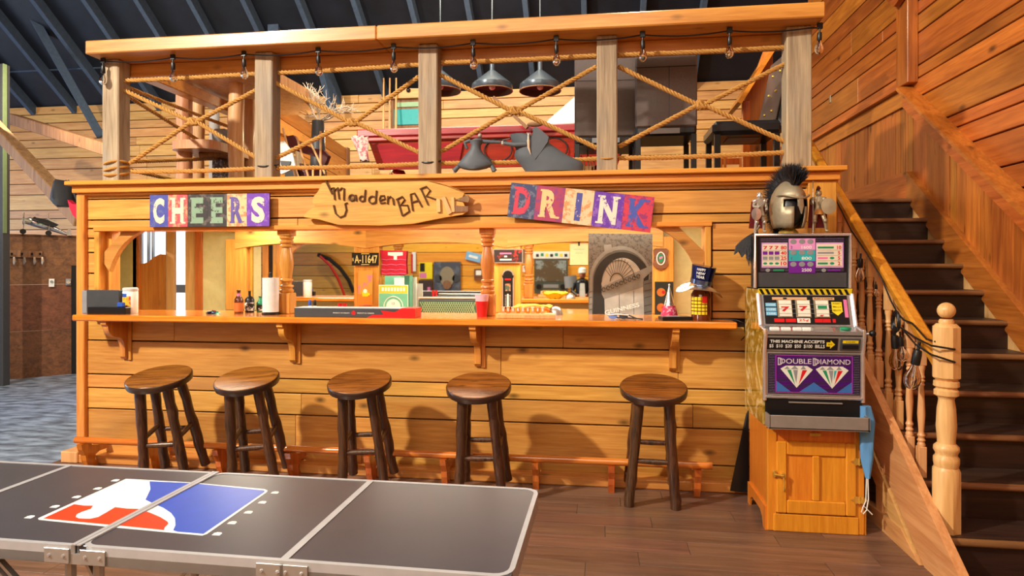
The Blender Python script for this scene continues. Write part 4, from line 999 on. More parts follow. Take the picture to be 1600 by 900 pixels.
def figure(label, loc, rz, pose, mats, h=.24):
    """small armoured figurine: one skinned body, plus helmet, cape, shield, sword"""
    t = thing('knight_figurine', label, 'figurine', loc, rz)
    J = pose; me = bpy.data.meshes.new('body'); names = list(J)
    E_ = [('pelvis', 'waist'), ('waist', 'chest'), ('chest', 'neck'), ('neck', 'head'), ('head', 'crown'), ('chest', 'lsh'), ('lsh', 'lel'), ('lel', 'lha'), ('chest', 'rsh'), ('rsh', 'rel'), ('rel', 'rha'), ('pelvis', 'lhip'), ('lhip', 'lkn'), ('lkn', 'lan'), ('lan', 'lto'), ('pelvis', 'rhip'), ('rhip', 'rkn'), ('rkn', 'ran'), ('ran', 'rto')]
    me.from_pydata([Vector(J[k]) * h for k in names], [(names.index(a), names.index(b_)) for a, b_ in E_], [])
    o = bpy.data.objects.new('body', me); COL.objects.link(o); attach(o, t)
    rad = dict(pelvis=.075, waist=.065, chest=.088, neck=.035, head=.058, crown=.05, lsh=.05, rsh=.05, lel=.036, rel=.036, lha=.032, rha=.032, lhip=.06, rhip=.06, lkn=.044, rkn=.044, lan=.034, ran=.034, lto=.026, rto=.026)
    md = o.modifiers.new('skin', 'SKIN'); sk_ = me.skin_vertices[0].data if me.skin_vertices else None
    if sk_ is None:
        bm = bmesh.new(); bm.from_mesh(me); bm.verts.layers.skin.verify(); bm.to_mesh(me); bm.free(); sk_ = me.skin_vertices[0].data
    for i, k in enumerate(names): sk_[i].radius = (rad[k] * h, rad[k] * h); sk_[i].use_root = (k == 'pelvis')
    s2 = o.modifiers.new('sub', 'SUBSURF'); s2.levels = 1; s2.render_levels = 1
    me.materials.append(mats[0])
    v = lambda k: Vector(J[k]) * h
    part('helmet', MB().lathe([(.062 * h, -.03 * h), (.07 * h, .0), (.06 * h, .05 * h), (.03 * h, .08 * h), (.004 * h, .1 * h)], c=v('head') + Vector((0, .005, 0)), n=14), mats[1], t, smooth=True)
    for s_ in ('lsh', 'rsh'): part('shoulder_plate', MB().ball(v(s_), .065 * h, 10, 6, (1, 1, .8)), mats[1], t, smooth=True)
    for s_ in ('lkn', 'rkn'): part('knee_plate', MB().ball(v(s_) + Vector((0, -.02 * h, 0)), .05 * h, 10, 6), mats[1], t, smooth=True)
    part('waist_skirt', MB().lathe([(.08 * h, .02 * h), (.115 * h, -.10 * h)], c=v('pelvis'), n=14), mats[2], t, smooth=True)
    return t, v, h
stand = dict(pelvis=(0, 0, .50), waist=(0, 0, .58), chest=(0, 0, .70), neck=(0, 0, .80), head=(.0, -.01, .86), crown=(0, 0, .92), lsh=(.11, 0, .74), lel=(.15, -.02, .60), lha=(.12, -.1, .52), rsh=(-.11, 0, .74), rel=(-.16, -.02, .61), rha=(-.02, -.12, .60), lhip=(.06, 0, .46), lkn=(.09, -.02, .25), lan=(.11, .02, .045), lto=(.13, -.06, .03), rhip=(-.06, 0, .46), rkn=(-.09, -.03, .25), ran=(-.11, 0, .045), rto=(-.13, -.08, .03))
p1_ = py(1187, 362, 3.955)
t, v, h = figure('silver knight figurine with raised sword arm left of the bronze helmet', (p1_.x, 3.955, TOPZ), R(10), stand, (PEWTER, CHROME, STEEL), .255)
part('small_shield', MB().lathe([(.001, -.012), (.024, -.008), (.03, 0), (.001, .004)], T=Matrix.Rotation(R(90), 4, 'X'), c=(-.035, -.035, .11), n=16, sy=1.25), CHROME, t, smooth=True)
part('sword', MB().bar((-.03, -.03, .14), (.035, -.03, .20), .008, .003), STEEL, t); part('cape', MB().prism([(-.04, .02, .19), (.04, .02, .19), (.05, .035, .03), (-.05, .035, .03)], (0, .004, 0)), plain('dark_red_cape', (110, 24, 28), .7), t)
t2p = dict(stand); t2p.update(lel=(.17, -.06, .62), lha=(.14, -.14, .56), rel=(-.15, -.05, .62), rha=(-.14, -.14, .70), lkn=(.12, -.06, .26), lan=(.16, .0, .045), lto=(.18, -.06, .03))
p2_ = py(1279, 360, 3.955)
t, v, h = figure('bronze warrior figurine with a round shield right of the bronze helmet', (p2_.x, 3.955, TOPZ), R(-6), t2p, (BRONZE, BRONZE, plain('figurine_tan', (190, 120, 50), .5)), .265)
part('round_shield', MB().lathe([(.001, -.012), (.025, -.009), (.036, -.002), (.04, .002), (.001, .006)], T=Matrix.Rotation(R(90), 4, 'X'), c=(.042, -.055, .15), n=20, sy=1.2), BRONZE, t, smooth=True)
part('spear', MB().cyl((-.037, -.037, .0), (-.037, -.037, .30), .0025, n=6), STEEL, t); part('cape', MB().prism([(-.045, .02, .20), (.05, .02, .20), (.055, .035, .03), (-.05, .035, .03)], (0, .004, 0)), MATS['dark_red_cape'], t)
part('helmet_plume', MB().tube([(0, -.02, .255), (0, .005, .268), (0, .03, .255), (0, .035, .235)], .008, 8), MATS['dark_red_cape'], t, smooth=True)
# shaggy dark bird-like ornament left of the slot machine
gp = py(1172, 402, 4.02)
gz = thing('gargoyle_ornament', 'shaggy dark grey winged ornament hanging at the left of the slot machine', 'ornament', (gp.x, 4.02, gp.z - .1), world=True)
FUR = plain('dark_grey_feather', (58, 58, 62), .8, bump=.8)
part('wing', MB().prism([py(u, v, 4.03) for u, v in ((1184, 360), (1170, 368), (1160, 375), (1151, 384), (1148, 398), (1155, 392), (1160, 402), (1168, 392), (1178, 388), (1188, 378))], (0, .03, 0)), FUR, gz)
bd = MB()
for i in range(70):
    a = py(1166 + 18 * rr_.random(), 384 + 14 * rr_.random(), 4.02); b_ = a + Vector((rr_.uniform(-.015, .012), rr_.uniform(-.02, .01), -rr_.uniform(.03, .08)))
    bd.tube([a, b_], [.006, .0008], 4)
part('feathers', bd, FUR, gz, kind='stuff'); part('horn', MB().tube([py(u, v, 4.0) for u, v in ((1186, 352), (1180, 362), (1182, 374), (1178, 386))], [.012, .010, .008, .004], 8), PEWTER, gz, smooth=True)
part('support_arm', MB().tube([py(1180, 385, 4.03), Vector((.93, 3.96, py(1180, 385, 4.03).z))], .008, 6), FUR, gz)

# ================================================================== BESIDE THE CABINET
bk = solo('black_board', MB().prism([Vector(p) for p in (py(1141, 767, 4.30), py(1170, 770, 4.30), py(1170, 640, 4.40), py(1166, 648, 4.40))], (0, .012, 0)), BLACK, 'black board leaning on the bar behind the oak cabinet', 'board')
cl = thing('blue_cloth_bag', 'light blue cloth bag hanging by a cord on the right of the slot machine', 'bag', (1.47, 3.7, .6), world=True)
CLB = plain('blue_cloth', (92, 150, 206), .8, bump=.4, bscale=30)
yb_ = 3.72
L1 = [(1343, 634), (1343, 660), (1343, 690), (1344, 715), (1349, 735), (1352, 747)]; R1 = [(1360, 634), (1367, 655), (1365, 690), (1365, 715), (1362, 735), (1360, 747)]
rings = []
for k, ((a, va), (b_, vb)) in enumerate(zip(L1, R1)):
    p, q = py(a, va, yb_), py(b_, vb, yb_); c_ = (p + q) / 2; rx = (q.x - p.x) / 2
    rings.append([c_ + Vector((rx * cos(t_), (.028 - .003 * k) * sin(t_) * (1 + .35 * cos(3 * t_ + k)), 0)) for t_ in [2 * pi * i / 16 for i in range(16)]])
part('cloth', MB().skin(rings), CLB, cl, smooth=True)
part('cord', MB().tube([py(u, v, yb_ - .01) for u, v in ((1356, 745), (1357, 780), (1354, 797), (1349, 803), (1346, 800), (1349, 790), (1357, 798), (1363, 804))], .003, 6), WHITE, cl, smooth=True)
part('cord', MB().tube([py(u, v, yb_) for u, v in ((1354, 745), (1353, 782), (1347, 797))], .003, 6), WHITE, cl, smooth=True)

# ================================================================== STRING LIGHTS COILED ON THE BALUSTRADE
s2_ = thing('banister_string_lights', 'black string light cable coiled and hung along the stair balustrade', 'string lights', (1.65, 3.6, 1), world=True)
xq = 1.63
cp = [px(u, v, xq) for u, v in ((1306, 312), (1330, 360), (1353, 394), (1378, 436), (1392, 470), (1403, 490), (1412, 500), (1425, 505), (1448, 530), (1462, 534))]
part('cable', MB().tube(cp, .005, 6), BLACK, s2_, smooth=True)
q0, q1 = px(1412, 515, xq), Vector((NX, NY - .08, 0))
for dz, (va, vb) in ((0, (522, 546)), (0, (530, 566))):
    a = py(1415, va - 2, 3.40); m_ = py(1455, (va + vb) / 2 + 6, 3.33); b_ = py(1492, vb, 3.33); e_ = Vector((b_.x + .02, 3.40, b_.z + .005))
    part('cable', MB().tube([px(1408, 512, xq), a.lerp(m_, .4), m_, b_, e_], .005, 6), BLACK, s2_, smooth=True)
cc = px(1404, 503, xq)
for k in range(6):
    pts = [cc + Vector((-.015 + .006 * sin(k * 2), .035 * cos(t_) * (1 + .1 * sin(k)), .05 * sin(t_) + .01 * cos(k * 1.7))) for t_ in [2 * pi * i / 18 for i in range(18)]]
    part('cable_loop', MB().tube(pts, .005, 6, closed=True), BLACK, s2_, smooth=True)
for (u, v, s_) in ((1397, 512, 1.3), (1406, 518, .9), (1437, 534, 1.35), (1345, 396, 1.0), (1368, 440, .5)):
    q = px(u, v, xq - .01); bulb_parts(s2_, q, s_, rnd.uniform(-.2, .2))

# ================================================================== WALL SIGNS ON THE BAR FRONT
YS = 4.41
def tile_sign(name, label, corners, us, cols, word, lets, wear):
    tl, tr, bl_, br = [py(u, v, YS - .02) for u, v in corners]
    r_ = thing(name, label, 'sign', ((tl + br) / 2), world=True)
    ex_ = (tr - tl).normalized(); Wd = (tr - tl).length; Hh = ((bl_ - tl).length + (br - tr).length) / 2
    T = frame((tl + br + tr + bl_) / 4, ex_, Vector((0, 0, 1)) - ex_ * ex_.z)
    panel('backing_board', DGREY, r_, T, Wd, Hh, .012, z=-.012)
    n = len(word); u0, u1 = us[0], us[-1]
    for i, ch in enumerate(word):
        a, b_ = -Wd / 2 + Wd * (us[i] - u0) / (u1 - u0), -Wd / 2 + Wd * (us[i + 1] - u0) / (u1 - u0)
        panel('letter_tile', worn('paint_' + name + str(i), cols[i], wear[i], .43, 24), r_, T, b_ - a - .001, Hh, .003, x=(a + b_) / 2)
        mt = worn('letter_paint_' + name + str(i), lets[i], cols[i], .375, 30)
        w_ = (b_ - a) * (.60 if ch != 'I' else .2); h_ = Hh * .80; cx = (a + b_) / 2
        text('letter', ch, mt, r_, T @ Matrix.Translation((cx, 0, .003)), h_, w_, .0012, .045)
        sf = {'H': [(-.5, -.5), (.5, -.5), (-.5, .5), (.5, .5)], 'E': [(-.42, -.5), (-.42, .5)], 'R': [(-.42, -.5), (.48, -.5), (-.42, .5)], 'I': [], 'N': [(-.45, -.5), (-.45, .5), (.45, .5)], 'K': [(-.42, -.5), (-.42, .5), (.5, -.5), (.45, .5)], 'D': [(-.42, -.5), (-.42, .5)]}.get(ch, [])
        for sx, sy in sf:
            panel('letter_serif', mt, r_, T, w_ * .42, h_ * .07, .001, x=cx + sx * w_ * .92, y=sy * h_ * .93, z=.003)
    return r_
cream_l = (226, 214, 186)
tile_sign('cheers_sign', 'worn patchwork sign spelling CHEERS at the left of the bar header',
          ((233, 305), (420, 302), (237, 355), (421, 353)), (130, 245, 365, 487, 605, 725, 860),
          ((64, 72, 160), (206, 74, 84), (44, 40, 42), (46, 42, 44), (222, 190, 140), (108, 54, 172)), 'CHEERS',
          (cream_l, cream_l, (128, 158, 132), (132, 162, 136), (92, 76, 150), cream_l),
          ((90, 96, 150), (224, 150, 110), (96, 84, 78), (90, 80, 76), (206, 130, 90), (140, 90, 190)))
tile_sign('drink_sign', 'tilted patchwork sign spelling DRINK at the right of the bar header',
          ((798, 285), (1022, 308), (794, 341), (1016, 361)), (385, 548, 722, 900, 1080, 1255),
          ((62, 70, 108), (170, 62, 96), (224, 200, 160), (104, 52, 168), (206, 60, 84)), 'DRINK',
          ((206, 60, 84), (236, 196, 140), (76, 80, 160), (228, 222, 206), (70, 90, 176)),
          ((110, 120, 140), (140, 60, 120), (222, 150, 96), (140, 96, 190), (150, 50, 110)))
bs = thing('carved_board_sign', 'rough pine slab sign with twig letters in the middle of the bar header', 'sign', py(604, 318, YS), world=True)
def bq(x, y, dy=0): return py(440 + x / 3.913, 270 + y / 3.913, YS - .03 + dy)
part('slab', MB().prism([bq(*q) for q in ((135, 262), (160, 235), (205, 205), (188, 180), (192, 150), (225, 110), (250, 60), (290, 46), (560, 44), (870, 40), (1010, 78), (1118, 122), (1100, 160), (1135, 236), (1105, 255), (1000, 272), (800, 312), (600, 322), (345, 318), (230, 285), (140, 272))], (0, .03, 0)), PX, bs)
TW = plain('dark_twig', (92, 58, 28), .7, bump=.6)
def circ(x, y, r_): return [(x + r_ * cos(a), y + r_ * sin(a)) for a in [2 * pi * i / 12 for i in range(13)]]
LT = [[(300, 98), (318, 90), (325, 165)], [(325, 110), (342, 90), (352, 160)], [(352, 108), (368, 92), (382, 96), (380, 168)], circ(430, 152, 18), [(452, 135), (457, 172)], circ(492, 158, 16), [(512, 104), (506, 174)], circ(555, 165, 22), [(580, 108), (574, 186)],
      [(602, 168), (632, 160), (626, 140), (606, 140), (598, 162), (606, 186), (634, 182)], [(650, 142), (648, 190)], [(650, 158), (666, 145), (680, 158), (686, 196)],
      [(706, 158), (738, 262)], [(700, 165), (738, 145), (752, 165), (728, 198), (770, 198), (780, 236), (738, 264)], [(802, 232), (788, 130), (812, 124), (858, 208)], [(798, 180), (834, 170)],
      [(852, 100), (896, 196)], [(845, 100), (885, 84), (908, 108), (884, 142), (950, 165)],
      [(318, 198), (330, 248), (356, 272), (384, 262), (396, 228), (388, 188), (402, 184)]]
for i, s_ in enumerate(LT): part('twig_letter', MB().tube([bq(x, y, -.006) for x, y in s_], .0065, 6), TW, bs, smooth=True)
for a, b_, w_ in (((958, 160), (962, 240), 24), ((988, 150), (1030, 250), 26), ((1045, 150), (1050, 240), 20)): part('wood_letter', MB().bar(bq(*a, -.01), bq(*b_, -.01), w_ / 3.913 / 230, .012, up=(0, 1, 0)), BIRCH, bs)
for pp in ([(1058, 165), (1140, 135), (1150, 160), (1140, 182)], [(1058, 200), (1140, 205), (1140, 236), (1060, 240)]): part('wood_wedge', MB().prism([bq(x, y, -.012) for x, y in pp], (0, .014, 0)), TIMBER, bs)
part('hanging_twine', MB().tube([bq(545, 45, -.004), bq(580, 12, -.0), bq(600, -8, .0)], .003, 5), ROPE, bs); part('hanging_twine', MB().tube([bq(710, 45, -.004), bq(690, 10, -.0), bq(665, -8, .0)], .003, 5), ROPE, bs)
part('hanging_twine', MB().tube([bq(860, 38, -.004), bq(1000, 72, -.012), bq(1118, 120, -.004)], .003, 5), ROPE, bs)
part('stick', MB().tube([bq(270, -5, -.005), bq(275, 60, -.012), bq(310, 130, -.012)], .007, 6), TW, bs)

# ================================================================== BACK BAR WITH MIRRORS
bb = thing('back_bar', 'pine back bar with arched mirror bays along the rear of the bar', 'bar', (-1, 5.85, 0), world=True)
def bx(u, y=5.80): return py(u, 430, y).x
posts = [(352, 384), (553, 592), (772, 813), (1020, 1053)]
for a, b_ in posts: part('pilaster', MB().box(bx(a), bx(b_), 5.80, 5.93, 1.06, 1.75, .005), PZ_, bb)
part('counter_slab', MB().box(-3.0, 1.4, 5.30, 5.93, 1.02, 1.06, .006), COUNT, bb)
part('counter_base', MB().box(-2.95, 1.38, 5.36, 5.92, 0, 1.02), PX, bb)
HT = 1.84
def arch(xa, xb):
    n = 14; zb = 1.655; c_ = .055
    pts = [(xb, HT), (xa, HT)] + [(xa + (xb - xa) * i / n, zb + c_ * (1 - (2 * i / n - 1) ** 2)) for i in range(n + 1)]
    return MB().prism([(a, 5.79, b_) for a, b_ in pts], (0, .05, 0))
segs = [(bx(368), bx(572)), (bx(572), bx(793)), (bx(793), bx(1036))]
for a, b_ in segs: part('arched_header', arch(a, b_), PX, bb)
part('crown', MB().box(bx(350), bx(1055), 5.76, 5.93, HT, 1.98, .005), PX, bb)
for (a, b_) in ((384, 553), (592, 772), (813, 1020)):
    part('mirror_pane', MB().box(bx(a) - .004, bx(b_) + .004, MIR, MIR + .006, 1.06, 1.76), MIRROR, bb)
part('gilt_frame', MB().box(bx(386), bx(390), 5.845, 5.86, 1.06, 1.70, .002), BRASS, bb)

YB = 5.78
def flat(name, label, cat, u0, u1, v0, v1, y, mat, d=.006, rot=0, group=None, world=True):
    a, b_ = py(u0, v0, y), py(u1, v1, y); c = (a + b_) / 2
    t = thing(name, label, cat, c, world=True, group=group)
    T = frame(c, (cos(R(rot)), 0, sin(R(rot))), (-sin(R(rot)), 0, cos(R(rot))))
    panel('plate', mat, t, T, b_.x - a.x, abs(a.z - b_.z), d, b=.001)
    return t, T, b_.x - a.x, abs(a.z - b_.z)
lp, T, w, h = flat('license_plate', 'black license plate with cream numbers on the back bar post', 'license plate', 550, 592, 395, 415, YB, BLACK)
CRL = plain('plate_cream', (232, 214, 140), .5)
text('lettering', 'A-11647', CRL, lp, T @ Matrix.Translation((.008, 0, .006)), h * .62, w * .84, .002, .01)
text('lettering', 'N', CRL, lp, T @ Matrix.Translation((-w * .455, -.003, .006)), h * .28, w * .05, .002)
for y in (-.42, .42): panel('plate_caption', CRL, lp, T, w * .3, h * .05, .001, y=y * h, z=.006)
pc, T, w, h = flat('tall_picture', 'narrow pink and orange picture with a beer mug on the back bar post', 'picture', 560, 582, 423, 477, YB, worn('pic_pink', (210, 120, 150), (222, 150, 60), .52, 8))
panel('picture_ground', ORANGE, pc, T, w * .96, h * .3, .001, y=-h * .33, z=.006)
panel('mug', YELLOW, pc, T, w * .4, h * .13, .002, y=-h * .18, z=.006); part('mug_foam', MB().lathe([(.02, 0), (.02, .004)], n=10, T=T @ Matrix.Translation((0, -h * .09, .006))), WHITE, pc); part('mug_handle', MB().lathe([(.012, 0), (.012, .003)], n=10, T=T @ Matrix.Translation((w * .24, -h * .18, .006))), YELLOW, pc)
ts, T, w, h = flat('tin_sign', 'small dark tin sign with red glow and script lettering on the back bar post', 'sign', 771, 817, 389, 411, YB - .01, STEEL)
panel('print', worn('tin_red', (170, 36, 20), (40, 22, 22), .54, 12), ts, T, w * .95, h * .88, .001, z=.006)
for y, ww in ((.18, .5), (-.04, .12), (-.26, .5)): panel('printed_line', WHITE if y < 0 else PINK, ts, T, w * ww * .8, h * .11, .0008, x=-w * .08, y=h * y, z=.007)
th_, T, w, h = flat('wall_thermometer', 'arched top black wall thermometer with silver rim on the back bar post', 'thermometer', 784.5, 803, 430, 484, YB, STEEL)
part('arched_top', MB().lathe([(w / 2, 0), (w / 2, .006)], n=24, T=T @ Matrix.Translation((0, h / 2, 0))), STEEL, th_)
panel('face', BLACK, th_, T, w * .8, h * .98, .0015, z=.006); part('face_top', MB().lathe([(w * .4, 0), (w * .4, .0016)], n=24, T=T @ Matrix.Translation((0, h / 2 - .002, .006))), BLACK, th_)
panel('printed_line', RED, th_, T, w * .5, h * .05, .001, y=h * .38, z=.0076); panel('print_motif', worn('motif', (200, 120, 90), (70, 90, 70), .5, 30), th_, T, w * .45, h * .22, .001, y=h * .15, z=.0076)
panel('tube', WHITE, th_, T, w * .12, h * .42, .002, y=-h * .25, z=.0076)
for k in range(8): panel('scale_tick', WHITE, th_, T, w * .5, h * .008, .0008, y=-h * (.08 + .045 * k), z=.0076)
# shield plaque
sp = thing('shield_plaque', 'small brown shield plaque with a crest on the right back bar post', 'plaque', py(1033, 405, YB), world=True)
def q9(x, y, yy): return py(900 + x / 4.736, 330 + y / 4.736, yy)
part('board', MB().prism([q9(x, y, YB) for x, y in ((570, 290), (585, 276), (670, 276), (686, 290), (676, 340), (684, 395), (660, 422), (628, 436), (592, 422), (568, 395), (578, 340))], (0, .015, 0)), PLY, sp)
part('crest_ring', MB().tube([q9(628 + 30 * cos(a), 350 + 46 * sin(a), YB - .003) for a in [2 * pi * i / 20 for i in range(20)]], .005, 6, closed=True), WHITE, sp)
part('crest', MB().prism([q9(628 + x, 350 + y, YB - .004) for x, y in ((-18, -24), (0, -34), (18, -24), (16, 14), (0, 34), (-16, 14))], (0, .005, 0)), GREEN, sp)
part('crest_band', MB().prism([q9(628 + x, 350 + y, YB - .006) for x, y in ((-12, -12), (12, -18), (14, -2), (-10, 6))], (0, .003, 0)), PINK, sp)
# red T banner, white boxes, teal sign, case, certificate, big photo print
rb = thing('red_banner', 'crinkled red striped pennant with a white letter hanging on the left mirror', 'banner', py(614, 412, MIR - .03), world=True)
RC = plain('crinkled_red', (196, 36, 62), .35, bump=1, bscale=20)
part('cloth', MB().prism([py(u, v, MIR - .03) for u, v in ((594, 391), (635, 392), (634, 410), (635, 428), (625, 432), (610, 431), (595, 429), (597, 410))], (0, .01, 0)), RC, rb)
for v in (405, 413, 421, 427): part('stripe', MB().tube([py(596 + 7.5 * i, v + (i % 2) * 1.2, MIR - .034) for i in range(6)], .003, 5), PINK, rb)
part('letter_bar', MB().prism([py(u, v, MIR - .036) for u, v in ((606, 394), (629, 394), (629, 399), (620, 400), (620, 406), (615, 406), (615, 400), (606, 399))], (0, .006, 0)), WHITE, rb)
TS = plain('mint_print', (110, 190, 160), .4)
yq = 5.62
tsn, T, w, h = flat('mint_advert_sign', 'yellow and mint green advertising sign standing on the back counter', 'sign', 592, 638, 445, 492, yq, WHITE)
tsn.location.z = tsn.location.z
panel('yellow_band', plain('mustard', (222, 200, 60), .4), tsn, T, w * .97, h * .26, .001, y=h * .35, z=.006); panel('mint_field', TS, tsn, T, w * .97, h * .68, .001, y=-h * .13, z=.006)
part('ring', MB().tube([T @ Vector((w * .32 * cos(a), -h * .22 + w * .32 * sin(a), .008)) for a in [R(180) * i / 16 for i in range(17)]], .004, 5), WHITE, tsn); part('disc', MB().lathe([(w * .24, 0), (w * .24, .001)], n=20, T=T @ Matrix.Translation((0, -h * .22, .007))), WHITE, tsn)
for k in range(8): panel('printed_letter', WHITE, tsn, T, w * .07, h * .12, .0008, x=-w * .36 + k * w * .103, y=h * .35, z=.007)
text('lettering', '13', BLACK, tsn, T @ Matrix.Translation((0, -h * .12, .0085)), h * .08, None, .001)
bxs = thing('white_carton', 'pale green and white cartons piled behind the mint green sign', 'carton', py(618, 440, 5.72), world=True)
part('carton', MB().box(py(602, 440, 5.7).x, py(628, 440, 5.7).x, 5.68, 5.78, 1.06, py(602, 431, 5.7).z), TS, bxs); part('carton', MB().box(py(617, 440, 5.66).x, py(631, 440, 5.66).x, 5.64, 5.675, 1.06, py(617, 434, 5.66).z), WHITE, bxs)
# lattice amplifier case
am = thing('lattice_case', 'green lattice fronted amplifier case on the back counter', 'amplifier', py(700, 490, 5.5), world=True)
a, b_ = py(653, 469, 5.48), py(745, 493, 5.48)
part('case', MB().box(a.x, b_.x, 5.49, 5.70, 1.06, a.z + .01, .01), DGREY, am); part('grille', MB().box(a.x + .01, b_.x - .01, 5.484, 5.49, 1.07, a.z - .01), plain('grille_green', (70, 104, 78), .6), am)
gm = MB(); H_ = a.z - .02 - 1.08
for k in range(24):
    x = a.x + .02 + k * (b_.x - a.x - .05) / 24
    gm.bar((x, 5.481, 1.075), (x + .05 if x + .05 < b_.x - .01 else b_.x - .012, 5.481, a.z - .015), .004, .004, up=(0, 1, 0)); gm.bar((x, 5.479, a.z - .015), (x + .05 if x + .05 < b_.x - .01 else b_.x - .012, 5.479, 1.075), .004, .004, up=(0, 1, 0))
part('lattice', gm, plain('lattice_pale', (160, 190, 150), .5), am, kind='stuff')
part('handle_bar', MB().tube([(a.x, 5.5, a.z + .02), (b_.x, 5.5, a.z + .02)], .010, 8), STEEL, am, smooth=True)
# arch photograph
yp = 5.10
def Q(x, y, dy=0): return q9(x, y, yp + dy)
bp2 = thing('brewery_gate_print', 'large grey photo print of an arched brewery gate leaning in the hatch', 'print', Q(325, 800), world=True)
GR = {k: plain('print_grey_%d' % k, (k, int(k * .98), int(k * .94)), .55, vary=.2, bscale=40) for k in (48, 74, 104, 150, 190, 214)}
def PP(name, pts, g, dy): return part(name, MB().prism([Q(x, y, dy) for x, y in pts], (0, .001, 0)), GR[g], bp2)
part('board', MB().prism([Q(x, y, .001) for x, y in ((92, 165), (566, 168), (562, 800), (92, 800))], (0, .012, 0)), worn('print_brick', (86, 80, 76), (116, 108, 100), .5, 40), bp2)
def arc(cx, cy, rx, ry, a0, a1, n=20): return [(cx + rx * cos(R(a0 + (a1 - a0) * i / n)), cy - ry * sin(R(a0 + (a1 - a0) * i / n))) for i in range(n + 1)]
PP('printed_arch', [(95, 800)] + arc(330, 520, 232, 262, 170, 20) + [(545, 800)], 150, -.0005)
PP('printed_arch', [(118, 800)] + arc(335, 525, 215, 240, 170, 20) + [(535, 800)], 104, -.0012)
PP('printed_arch', [(122, 800)] + arc(340, 530, 212, 228, 170, 20) + [(530, 800)], 48, -.002)
PP('printed_fanlight', arc(345, 560, 158, 215, 175, 22) + [(478, 470), (192, 560)], 190, -.003)
PP('printed_keystone', [(205, 250), (262, 245), (270, 300), (215, 318)], 150, -.003)
PP('printed_door', [(210, 640), (500, 560), (505, 800), (214, 800)], 190, -.0032)
PP('printed_cornice', [(190, 560), (560, 400), (564, 440), (500, 500), (500, 560), (210, 650), (190, 612)], 150, -.004)
PP('printed_pier', [(495, 520), (562, 500), (562, 800), (505, 800)], 104, -.0042)
for k in range(12):
    a = R(18 + 12 * k); o_ = Vector((310, 520, 0))
    part('printed_spoke', MB().tube([Q(305 + 48 * cos(a), 520 - 62 * sin(a), -.004), Q(305 + 118 * cos(a) + 12, 520 - 175 * sin(a) - 5, -.004)], .0018, 4), GR[74], bp2)
part('printed_halfring', MB().tube([Q(x, y, -.0045) for x, y in arc(302, 525, 50, 66, 0, 175, 14)], .003, 5), GR[48], bp2)
part('printed_halfring', MB().tube([Q(x, y, -.0045) for x, y in arc(315, 530, 125, 168, 15, 178, 20)], .0022, 5), GR[74], bp2)
for k in range(9):
    x = 205 + k * 32; y = 580 - k * 12.5
    part('printed_scroll', MB().tube([Q(px_, py_, -.006) for px_, py_ in arc(x, y, 12, 15, 0, 330, 10)], .0025, 4), GR[48], bp2)
for x in (318, 425): PP('printed_door_line', [(x, 615 - (x - 318) * .25), (x + 3, 615 - (x - 318) * .25), (x + 5, 800), (x + 2, 800)], 104, -.005)
for y in (540, 590, 640, 700, 750): PP('printed_joint', [(505, y), (560, y - 14), (560, y - 10), (505, y + 4)], 48, -.005)
for y in (600, 640, 690, 730): PP('printed_joint', [(95, y), (118, y - 8), (118, y - 5), (95, y + 3)], 48, -.005)
T = frame(Q(340, 722, -.006), Q(470, 690) - Q(214, 752), (0, 0, 1))
text('lettering', 'GUINNESS', WHITE, bp2, T, .035, (Q(470, 690) - Q(214, 752)).length, .0008, .03)
# certificate
ce_, T, w, h = flat('certificate', 'cream certificate card taped to the right mirror', 'certificate', 890.5, 919, 372, 414, MIR - .02, plain('old_paper', (206, 186, 140), .7))
panel('seal', BLACK, ce_, T, w * .1, h * .14, .001, y=h * .28, z=.006)
for y, ww in ((.08, .6), (-.06, .4)): panel('printed_line', GREY, ce_, T, w * ww, h * .02, .001, y=h * y, z=.006)

# ================================================================== ON THE COUNTER
CZ = 1.13
def cpt(u, v=490): p = pz(u, v, CZ); return p
# grey console box
gb = thing('grey_box', 'flat dark grey box standing at the left end of the counter', 'box', (-3.65, 4.33, CZ), world=True)
x0, x1 = py(124, 470, 4.30).x, py(186, 470, 4.34).x
part('box_body', MB().box(x0, x1, 4.34, 4.40, CZ, CZ + .175, .004), DGREY, gb); part('side_flap', MB().box(x0 - .012, x0 + .03, 4.335, 4.415, CZ, CZ + .172, .003), GREY, gb)
bbx = thing('black_tray_box', 'low black box in front of the grey box at the counter end', 'box', (-3.6, 4.28, CZ), world=True)
part('box_body', MB().box(py(136, 485, 4.27).x, py(196, 485, 4.27).x, 4.27, 4.325, CZ, CZ + .052, .004), BLACK, bbx); part('blue_tape', MB().box(py(182, 485, 4.28).x, py(192, 485, 4.28).x, 4.28, 4.31, CZ + .052, CZ + .088, .006), BLUE, bbx)
p = cpt(205, 489); p.y = 4.40; p.x = py(206, 480, 4.40).x
wp = thing('wipes_canister', 'white wipes canister with a colourful label beside the grey box', 'canister', (p.x, 4.385, CZ))
part('canister', MB().lathe([(.05, 0), (.052, .005), (.052, .165), (.048, .17)], n=28), WHITE, wp, smooth=True); part('lid', MB().lathe([(.053, .17), (.053, .187), (.045, .194), (.001, .195)], n=28), plain('lid_grey', (200, 205, 205), .4), wp, smooth=True)
def wrap(r_, a0, a1, z0, z1, n=10):
    vs = []; 
    for i in range(n + 1):
        a = R(a0 + (a1 - a0) * i / n); vs += [(r_ * cos(a), r_ * sin(a), z0), (r_ * cos(a), r_ * sin(a), z1)]
    return MB().add(vs, [(2 * i, 2 * i + 2, 2 * i + 3, 2 * i + 1) for i in range(n)])
part('label_print', wrap(.0525, 205, 310, .03, .13), worn('wipe_label', (216, 40, 60), (240, 180, 40), .5, 30), wp); part('label_mark', wrap(.0528, 225, 280, .125, .15), BLUE, wp)
